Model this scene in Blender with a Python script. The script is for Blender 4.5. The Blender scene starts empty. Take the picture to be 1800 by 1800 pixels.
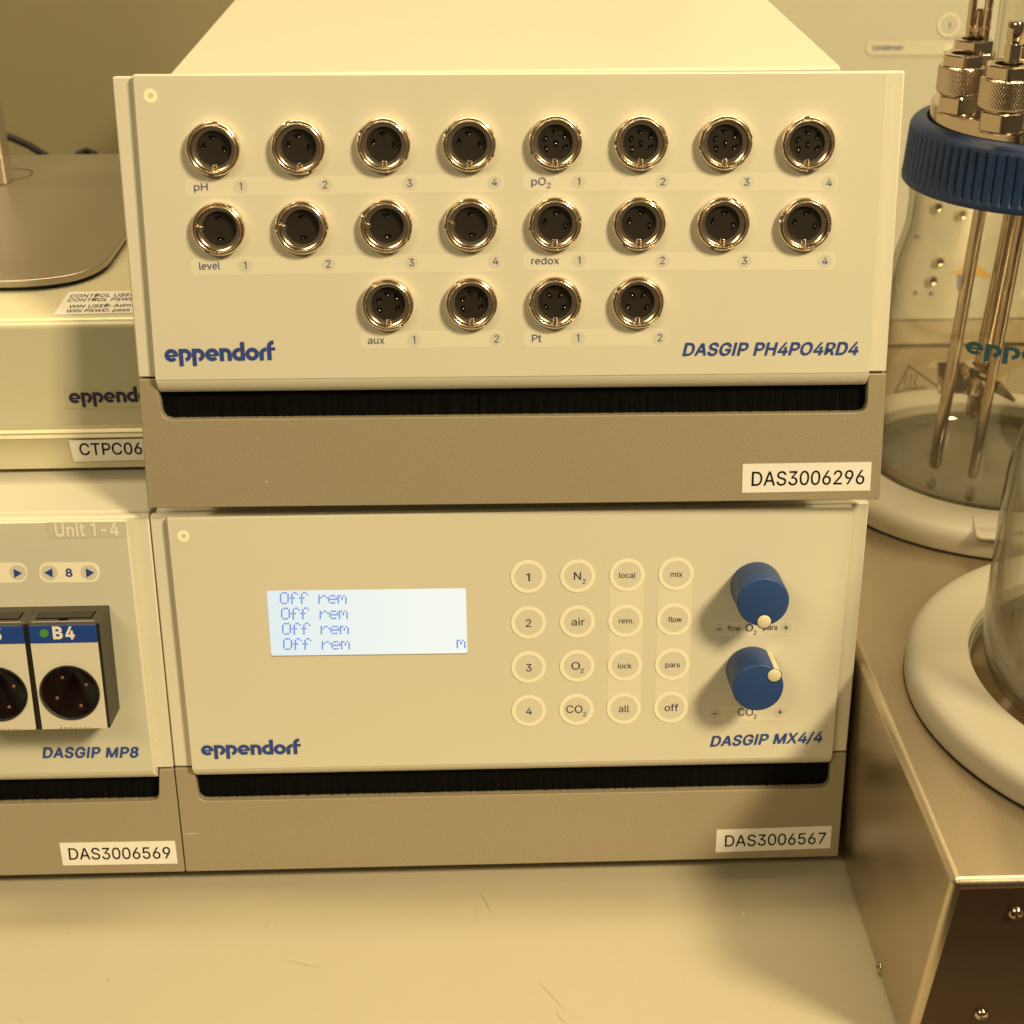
import bpy, bmesh, math, random
from mathutils import Vector, Matrix
from mathutils.geometry import tessellate_polygon
random.seed(7)
S = bpy.context.scene
COL = S.collection
PI = math.pi
cos, sin = math.cos, math.sin

# ------------------------------------------------------------------ camera
FPX = 2694.94
CAM = Vector((-0.0120193, -0.5647884, 0.4696875))
PITCH, YAW, ROLL = 0.472912, -0.020152, -0.0084904
_f = Vector((-sin(YAW)*cos(PITCH), cos(YAW)*cos(PITCH), -sin(PITCH)))
_r = Vector((cos(YAW), sin(YAW), 0)); _u = _r.cross(_f)
RGT = _r*cos(ROLL) + _u*sin(ROLL)
UPV = -_r*sin(ROLL) + _u*cos(ROLL)
cam = bpy.data.cameras.new('camera'); cam_o = bpy.data.objects.new('camera', cam); COL.objects.link(cam_o)
cam_o.matrix_world = Matrix(((RGT.x, UPV.x, -_f.x, CAM.x), (RGT.y, UPV.y, -_f.y, CAM.y), (RGT.z, UPV.z, -_f.z, CAM.z), (0, 0, 0, 1)))
cam.sensor_width = 36; cam.lens = 36*FPX/1800
cam.clip_start = 0.02; cam.clip_end = 50
cam.dof.use_dof = True; cam.dof.focus_distance = 0.645; cam.dof.aperture_fstop = 13
S.camera = cam_o

# ------------------------------------------------------------------ world and lamps
w = bpy.data.worlds.new('World'); S.world = w; w.use_nodes = True
bg = w.node_tree.nodes['Background']
bg.inputs[0].default_value = (1.0, 0.77, 0.42, 1); bg.inputs[1].default_value = 0.09

def area(name, loc, target, sx, sy, power, color=(1, 0.80, 0.46)):
    l = bpy.data.lights.new(name, 'AREA'); l.shape = 'RECTANGLE'; l.size = sx; l.size_y = sy
    l.energy = power; l.color = color
    o = bpy.data.objects.new(name, l); COL.objects.link(o); o.location = loc
    o.rotation_euler = (Vector(target)-Vector(loc)).to_track_quat('-Z', 'Y').to_euler()
    return o
area('key_lamp', (1.36, -1.40, 1.90), (0.02, 0, 0.15), 0.42, 0.42, 70)
area('overhead_lamp', (0.12, 0.245, 1.75), (0.12, 0.10, 0.2), 1.8, 0.13, 20)
area('front_lamp', (-0.85, -1.3, 1.5), (-0.05, 0, 0.2), 0.9, 0.35, 11)
S.view_settings.view_transform = 'Standard'; S.view_settings.look = 'None'
S.view_settings.exposure = 0.14; S.view_settings.gamma = 1.0
S.render.engine = 'CYCLES'
S.cycles.max_bounces = 14; S.cycles.transmission_bounces = 12; S.cycles.transparent_max_bounces = 12

# ------------------------------------------------------------------ pixel -> place (photo is 1800 px square)
def ray(px, py): return _f + RGT*((px-900)/FPX) - UPV*((py-900)/FPX)
def onz(px, py, z): d = ray(px, py); return CAM + d*((z-CAM.z)/d.z)
def ony(px, py, y): d = ray(px, py); return CAM + d*((y-CAM.y)/d.y)
def onx(px, py, x): d = ray(px, py); return CAM + d*((x-CAM.x)/d.x)

# ------------------------------------------------------------------ materials
def mat(name, col, rough=0.5, metal=0.0, bump=0.0, bscale=900, var=0.03, vscale=25, spec=0.5, aniso=0, stretch=None, coat=0, trans=0, ior=1.45, rvar=0):
    m = bpy.data.materials.new(name); m.use_nodes = True
    nt = m.node_tree; N = nt.nodes; L = nt.links; b = N['Principled BSDF']
    b.inputs['Base Color'].default_value = (*col, 1); b.inputs['Roughness'].default_value = rough
    b.inputs['Metallic'].default_value = metal; b.inputs['Specular IOR Level'].default_value = spec
    b.inputs['IOR'].default_value = ior
    if trans: b.inputs['Transmission Weight'].default_value = trans
    if coat: b.inputs['Coat Weight'].default_value = coat; b.inputs['Coat Roughness'].default_value = 0.1
    if aniso: b.inputs['Anisotropic'].default_value = aniso
    tc = N.new('ShaderNodeTexCoord'); mp = N.new('ShaderNodeMapping'); L.new(tc.outputs['Object'], mp.inputs[0])
    if stretch: mp.inputs['Scale'].default_value = stretch
    if var or rvar:
        n = N.new('ShaderNodeTexNoise'); n.inputs['Scale'].default_value = vscale; n.inputs['Detail'].default_value = 4
        L.new(mp.outputs[0], n.inputs[0])
        if var:
            r = N.new('ShaderNodeMix'); r.data_type = 'RGBA'
            r.inputs[6].default_value = (*[c*(1-var) for c in col], 1); r.inputs[7].default_value = (*[min(1, c*(1+var)) for c in col], 1)
            L.new(n.outputs[0], r.inputs[0]); L.new(r.outputs[2], b.inputs['Base Color'])
        if rvar:
            q = N.new('ShaderNodeMapRange'); q.inputs[3].default_value = max(0, rough-rvar); q.inputs[4].default_value = rough+rvar
            L.new(n.outputs[0], q.inputs[0]); L.new(q.outputs[0], b.inputs['Roughness'])
    if bump:
        n2 = N.new('ShaderNodeTexNoise'); n2.inputs['Scale'].default_value = bscale; n2.inputs['Detail'].default_value = 3
        L.new(mp.outputs[0], n2.inputs[0])
        bp = N.new('ShaderNodeBump'); bp.inputs['Strength'].default_value = bump; bp.inputs['Distance'].default_value = 0.0003
        L.new(n2.outputs[0], bp.inputs['Height']); L.new(bp.outputs[0], b.inputs['Normal'])
    return m
M = {}
M['case'] = mat('cream_plastic', (0.705, 0.67, 0.55), 0.5, bump=0.25, bscale=1500, var=0.02)
M['foil'] = mat('printed_foil', (0.70, 0.665, 0.54), 0.36, bump=0.08, bscale=1800, var=0.025, vscale=9, rvar=0.07)
M['foil2'] = mat('grey_green_foil', (0.62, 0.605, 0.49), 0.4, bump=0.08, bscale=1800, var=0.02, vscale=9)
M['cabprint'] = mat('cabinet_print', (0.53, 0.505, 0.40), 0.45, var=0.01)
M['cabring'] = mat('cabinet_ring_print', (0.62, 0.58, 0.45), 0.45, var=0.01)
M['cab'] = mat('cabinet_foil', (0.47, 0.455, 0.365), 0.45, bump=0.08, bscale=1800, var=0.02, vscale=6)
M['pill'] = mat('pale_print', (0.765, 0.72, 0.58), 0.4, var=0.01)
M['disc'] = mat('number_disc_print', (0.66, 0.64, 0.53), 0.4, var=0.01)
M['ring'] = mat('light_ring_print', (0.92, 0.855, 0.68), 0.4, var=0.01)
M['ink'] = mat('blue_ink', (0.035, 0.07, 0.30), 0.4, var=0)
M['inkthin'] = mat('thin_blue_ink', (0.085, 0.10, 0.26), 0.4, var=0)
M['inkdark'] = mat('dark_ink', (0.045, 0.042, 0.085), 0.4, var=0)
M['inkblack'] = mat('black_ink', (0.004, 0.003, 0.003), 0.5, spec=0.2, var=0)
M['grey'] = mat('grey_metallic_paint', (0.36, 0.305, 0.205), 0.46, metal=0.1, bump=0.45, bscale=1400, var=0.05, vscale=1500)
M['top'] = mat('cream_painted_steel', (0.60, 0.565, 0.465), 0.42, bump=0.1, bscale=1100, var=0.03, vscale=6)
M['black'] = mat('black_void', (0.006, 0.006, 0.006), 0.6, spec=0.05, var=0)
M['brush'] = mat('black_bristle', (0.0035, 0.003, 0.0025), 0.6, spec=0.05, var=0)
M['nickel'] = mat('warm_nickel', (0.83, 0.71, 0.57), 0.2, metal=1, var=0)
M['chrome'] = mat('polished_steel', (0.64, 0.53, 0.42), 0.14, metal=1, var=0.03, vscale=200, rvar=0.04)
M['insert'] = mat('black_insert', (0.021, 0.017, 0.013), 0.5, spec=0.25, var=0.05, vscale=300)
M['hole'] = mat('contact_hole', (0.004, 0.004, 0.004), 0.5, spec=0.05, var=0)
M['sticker'] = mat('white_label_tape', (0.88, 0.85, 0.80), 0.35, var=0.01)
M['knob'] = mat('blue_knob_plastic', (0.021, 0.060, 0.205), 0.45, bump=0.3, bscale=1700, var=0.05)
M['pointer'] = mat('cream_pointer', (0.70, 0.65, 0.45), 0.35, var=0.01)
M['bench'] = mat('bench_laminate', (0.455, 0.405, 0.295), 0.42, bump=0.15, bscale=700, var=0.035, vscale=7)
M['scratch'] = mat('bench_scratch', (0.37, 0.315, 0.21), 0.6, var=0)
M['speck'] = mat('dust_speck', (0.8, 0.76, 0.65), 0.7, var=0)
M['wall'] = mat('grey_wall_panel', (0.29, 0.255, 0.15), 0.8, bump=0.3, bscale=300, var=0.08, vscale=3)
M['pcbox'] = mat('pale_aluminium', (0.68, 0.64, 0.46), 0.34, metal=0.2, bump=0.06, bscale=900, var=0.03, vscale=6)
M['stand'] = mat('satin_aluminium', (0.47, 0.42, 0.34), 0.36, metal=0.8, bump=0.05, bscale=1500, var=0.03, vscale=9)
M['standedge'] = mat('bright_aluminium_edge', (0.62, 0.58, 0.52), 0.25, metal=0.9, var=0.02)
M['rubber'] = mat('black_rubber', (0.012, 0.012, 0.012), 0.6, var=0)
M['steel'] = mat('brushed_steel', (0.60, 0.515, 0.395), 0.32, metal=1, bump=0.3, bscale=1600, var=0.12, vscale=26, stretch=(1, 0.10, 1), rvar=0.12)
M['steeldark'] = mat('dark_brown_front', (0.06, 0.028, 0.012), 0.4, metal=0.4, spec=0.3, bump=0.1, bscale=700, var=0.06, vscale=30, stretch=(0.06, 1, 1), rvar=0.04)
M['collar'] = mat('cream_silicone_collar', (0.43, 0.395, 0.325), 0.45, bump=0.1, bscale=900, var=0.02)
M['well'] = mat('dark_polished_plate', (0.12, 0.085, 0.045), 0.05, metal=0.35, var=0.05, vscale=60)
M['wellside'] = mat('well_side_metal', (0.30, 0.28, 0.22), 0.4, metal=0.5, var=0.05)
M['cap'] = mat('blue_cap_plastic', (0.008, 0.028, 0.095), 0.45, bump=0.2, bscale=900, var=0.05)
def thin_glass(name, ior=1.5, clear=(0.975, 0.97, 0.945), edge=(0.36, 0.34, 0.26)):
    m = bpy.data.materials.new(name); m.use_nodes = True; nt = m.node_tree; N = nt.nodes; L = nt.links; N.remove(N['Principled BSDF'])
    out = N['Material Output']; tr = N.new('ShaderNodeBsdfTransparent'); gl = N.new('ShaderNodeBsdfGlossy'); gl.inputs['Roughness'].default_value = 0.015
    mx = N.new('ShaderNodeMixShader')
    lw = N.new('ShaderNodeLayerWeight'); lw.inputs[0].default_value = 0.5; pw = N.new('ShaderNodeMath'); pw.operation = 'POWER'; pw.inputs[1].default_value = 5.0
    fr = N.new('ShaderNodeMath'); fr.operation = 'MULTIPLY_ADD'; fr.inputs[1].default_value = 0.955; fr.inputs[2].default_value = 0.06   # Schlick, same from both sides
    p2 = N.new('ShaderNodeMath'); p2.operation = 'POWER'; p2.inputs[1].default_value = 4.0
    c = N.new('ShaderNodeMix'); c.data_type = 'RGBA'; c.inputs[6].default_value = (*clear, 1); c.inputs[7].default_value = (*edge, 1)
    L.new(lw.outputs['Facing'], pw.inputs[0]); L.new(pw.outputs[0], fr.inputs[0]); L.new(lw.outputs['Facing'], p2.inputs[0]); L.new(p2.outputs[0], c.inputs[0]); L.new(c.outputs[2], tr.inputs[0])
    L.new(fr.outputs[0], mx.inputs[0]); L.new(tr.outputs[0], mx.inputs[1]); L.new(gl.outputs[0], mx.inputs[2]); L.new(mx.outputs[0], out.inputs[0])
    return m
M['glass'] = thin_glass('clear_glass')
M['modblack'] = mat('black_module_plastic', (0.018, 0.015, 0.012), 0.42, bump=0.3, bscale=1300, var=0.05)
M['modside'] = mat('black_module_side', (0.05, 0.044, 0.03), 0.5, bump=0.3, bscale=1300, var=0.05)
M['modface'] = mat('module_face_print', (0.68, 0.63, 0.52), 0.35, var=0.01)
M['blue'] = mat('blue_strip', (0.018, 0.06, 0.30), 0.3, var=0.01)
M['green'] = mat('green_dot', (0.07, 0.30, 0.045), 0.4, var=0)
M['white'] = mat('white_print', (0.80, 0.77, 0.70), 0.4, var=0)
M['redacryl'] = mat('dark_red_acrylic', (0.018, 0.003, 0.002), 0.08, coat=0.5, var=0.2, vscale=60)
M['copper'] = mat('copper_pin', (0.45, 0.24, 0.14), 0.3, metal=0.8, var=0)
M['vent'] = mat('vent_print_and_gap_shade', (0.36, 0.33, 0.25), 0.5, var=0)
M['faint'] = mat('etched_mark', (0.13, 0.11, 0.07), 0.5, metal=0.6, var=0)
M['tealink'] = mat('teal_glass_print', (0.02, 0.075, 0.11), 0.5, var=0)
M['yellow'] = mat('yellow_warning_print', (0.55, 0.31, 0.02), 0.5, var=0)
M['darkgrey'] = mat('dark_port', (0.05, 0.04, 0.035), 0.4, var=0)
M['floor'] = mat('dark_floor', (0.02, 0.014, 0.008), 0.6, var=0.05, vscale=3)
M['tape'] = mat('clear_tape', (0.585, 0.57, 0.455), 0.22, var=0)
M['unittext'] = mat('translucent_white_print', (0.84, 0.80, 0.67), 0.4, var=0.01)
def emis(name, col, s, base=(0.5, 0.5, 0.5)):
    m = bpy.data.materials.new(name); m.use_nodes = True; b = m.node_tree.nodes['Principled BSDF']
    b.inputs['Base Color'].default_value = (*base, 1); b.inputs['Emission Color'].default_value = (*col, 1); b.inputs['Emission Strength'].default_value = s
    b.inputs['Roughness'].default_value = 0.3
    return m
M['led'] = emis('led_ring', (1.0, 0.80, 0.28), 0.42, (0.6, 0.55, 0.4))
M['lcdink'] = emis('lcd_pixel', (0.12, 0.25, 0.75), 0.62, (0.1, 0.1, 0.3))
# LCD backlight: a lit screen, bluer at its left end
m = emis('lcd_backlight', (0.75, 0.93, 1.0), 0.63, (0.35, 0.35, 0.35)); M['lcd'] = m
nt = m.node_tree; tc = nt.nodes.new('ShaderNodeTexCoord'); sp = nt.nodes.new('ShaderNodeSeparateXYZ'); mr = nt.nodes.new('ShaderNodeMapRange')
mix = nt.nodes.new('ShaderNodeMix'); mix.data_type = 'RGBA'
nt.links.new(tc.outputs['Generated'], sp.inputs[0]); nt.links.new(sp.outputs[0], mr.inputs[0]); mr.inputs[2].default_value = 0.8
nt.links.new(mr.outputs[0], mix.inputs[0]); mix.inputs[6].default_value = (0.60, 0.83, 1.0, 1); mix.inputs[7].default_value = (0.80, 0.96, 1.0, 1)
nt.links.new(mix.outputs[2], m.node_tree.nodes['Principled BSDF'].inputs['Emission Color'])

# ------------------------------------------------------------------ object helpers
def empty(name, label, cat, mw=None, loc=(0, 0, 0), group=None):
    o = bpy.data.objects.new(name, None); COL.objects.link(o); o.empty_display_size = 0.02
    if mw is not None: o.matrix_world = mw
    else: o.location = loc
    o['label'] = label; o['category'] = cat
    if group: o['group'] = group
    return o
def tag(o, label, cat, group=None):
    o['label'] = label; o['category'] = cat
    if group: o['group'] = group
    return o
def obj(name, vf, material, parent=None, bevel=0, seg=2, smooth=False, label=None, kind=None, loc=None, angle=35):
    v, f = vf
    me = bpy.data.meshes.new(name); me.from_pydata([tuple(p) for p in v], [], f); me.validate()
    bm = bmesh.new(); bm.from_mesh(me); bmesh.ops.remove_doubles(bm, verts=bm.verts[:], dist=1e-7); bmesh.ops.recalc_face_normals(bm, faces=bm.faces[:]) if len(f) > 1 else None
    bm.to_mesh(me); bm.free()
    if isinstance(material, (list, tuple)):
        for q in material: me.materials.append(q)
    else: me.materials.append(material)
    o = bpy.data.objects.new(name, me); COL.objects.link(o)
    if parent: o.parent = parent
    if loc: o.location = loc
    if bevel:
        b = o.modifiers.new('bevel', 'BEVEL'); b.width = bevel; b.segments = seg; b.limit_method = 'ANGLE'; b.angle_limit = 0.6
    if smooth or bevel:
        for p in me.polygons: p.use_smooth = True
        try: me.set_sharp_from_angle(angle=math.radians(angle))
        except Exception: pass
    if label: o['label'] = label
    if kind: o['kind'] = kind
    return o
def merge(*parts):
    V, F = [], []
    for v, f in parts:
        n = len(V); V += list(v); F += [tuple(i+n for i in q) for q in f]
    return V, F
def box(x0, x1, y0, y1, z0, z1):
    v = [(x0, y0, z0), (x1, y0, z0), (x1, y1, z0), (x0, y1, z0), (x0, y0, z1), (x1, y0, z1), (x1, y1, z1), (x0, y1, z1)]
    return v, [(0, 3, 2, 1), (4, 5, 6, 7), (0, 1, 5, 4), (1, 2, 6, 5), (2, 3, 7, 6), (3, 0, 4, 7)]
def prism(poly, y0, y1):           # polygon in (x,z), extruded along y
    n = len(poly)
    v = [(x, y0, z) for x, z in poly] + [(x, y1, z) for x, z in poly]
    return v, [tuple(range(n)), tuple(range(2*n-1, n-1, -1))] + [(i, i+n, (i+1) % n+n, (i+1) % n) for i in range(n)]
def prismx(poly, x0, x1):          # polygon in (y,z), extruded along x
    n = len(poly)
    v = [(x0, y, z) for y, z in poly] + [(x1, y, z) for y, z in poly]
    return v, [tuple(range(n)), tuple(range(2*n-1, n-1, -1))] + [(i, i+n, (i+1) % n+n, (i+1) % n) for i in range(n)]
def prismz(poly, z0, z1):          # polygon in (x,y), extruded along z
    n = len(poly)
    v = [(x, y, z0) for x, y in poly] + [(x, y, z1) for x, y in poly]
    return v, [tuple(range(n)), tuple(range(2*n-1, n-1, -1))] + [(i, i+n, (i+1) % n+n, (i+1) % n) for i in range(n)]
def sheet(poly, n):                # flat print on a panel: polygon in (x,z) at height n proud of it
    return [(x, -n, z) for x, z in poly], [tuple(range(len(poly)))]
def ringsheet(cx, cz, r0, r1, n, seg=48, sx=1.0):
    v = []; f = []
    for i in range(seg):
        a = 2*PI*i/seg; v += [(cx+r0*cos(a)*sx, -n, cz+r0*sin(a)), (cx+r1*cos(a)*sx, -n, cz+r1*sin(a))]
    for i in range(seg):
        j = (i+1) % seg; f.append((2*i, 2*i+1, 2*j+1, 2*j))
    return v, f
def circ(cx, cz, r, seg=32, rz=None): return [(cx+r*cos(2*PI*i/seg), cz+(rz or r)*sin(2*PI*i/seg)) for i in range(seg)]
def lathe(prof, seg=64, axis='z', c=(0, 0, 0), close=False, rfun=None):   # profile of (r, h)
    v = []; f = []; n = len(prof)
    for i in range(seg):
        a = 2*PI*i/seg
        for k, (r, h) in enumerate(prof):
            rr = rfun(r, h, a) if rfun else r
            if axis == 'z': v.append((c[0]+rr*cos(a), c[1]+rr*sin(a), c[2]+h))
            else: v.append((c[0]+rr*cos(a), c[1]-h, c[2]+rr*sin(a)))
    m = n if close else n-1
    for i in range(seg):
        j = (i+1) % seg
        for k in range(m):
            k2 = (k+1) % n
            f.append((i*n+k, j*n+k, j*n+k2, i*n+k2))
    if not close:
        if prof[0][0] > 1e-6: f.append(tuple(i*n for i in range(seg)))
        if prof[-1][0] > 1e-6: f.append(tuple(i*n+n-1 for i in range(seg)))
    return v, f
def tube(pts, r, seg=12):
    pts = [Vector(p) for p in pts]; v = []; f = []
    rr = r if isinstance(r, (list, tuple)) else [r]*len(pts)
    for i, p in enumerate(pts):
        d = (pts[min(i+1, len(pts)-1)]-pts[max(i-1, 0)]).normalized()
        s = d.cross(Vector((0, 0, 1)) if abs(d.z) < 0.9 else Vector((1, 0, 0))).normalized(); t = d.cross(s)
        for k in range(seg):
            a = 2*PI*k/seg; v.append(p+(s*cos(a)+t*sin(a))*rr[i])
    for i in range(len(pts)-1):
        for k in range(seg):
            k2 = (k+1) % seg; f.append((i*seg+k, i*seg+k2, (i+1)*seg+k2, (i+1)*seg+k))
    f.append(tuple(range(seg))); f.append(tuple(range((len(pts)-1)*seg, len(pts)*seg)))
    return v, f
def roundpoly(pts, radii, seg=6):  # rounds the corners of a polygon
    out = []; n = len(pts)
    for i in range(n):
        p = Vector(pts[i]); a = Vector(pts[i-1]); b = Vector(pts[(i+1) % n]); r = radii[i] if isinstance(radii, (list, tuple)) else radii
        if r <= 0: out.append(tuple(p)); continue
        u = (a-p).normalized(); w_ = (b-p).normalized(); ang = u.angle(w_); d = r/math.tan(ang/2)
        d = min(d, (a-p).length*0.499, (b-p).length*0.499); p0 = p+u*d; p1 = p+w_*d
        for k in range(seg+1):
            t = k/seg; out.append(tuple(p0*(1-t)**2+p*2*t*(1-t)+p1*t*t))
    return out

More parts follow.
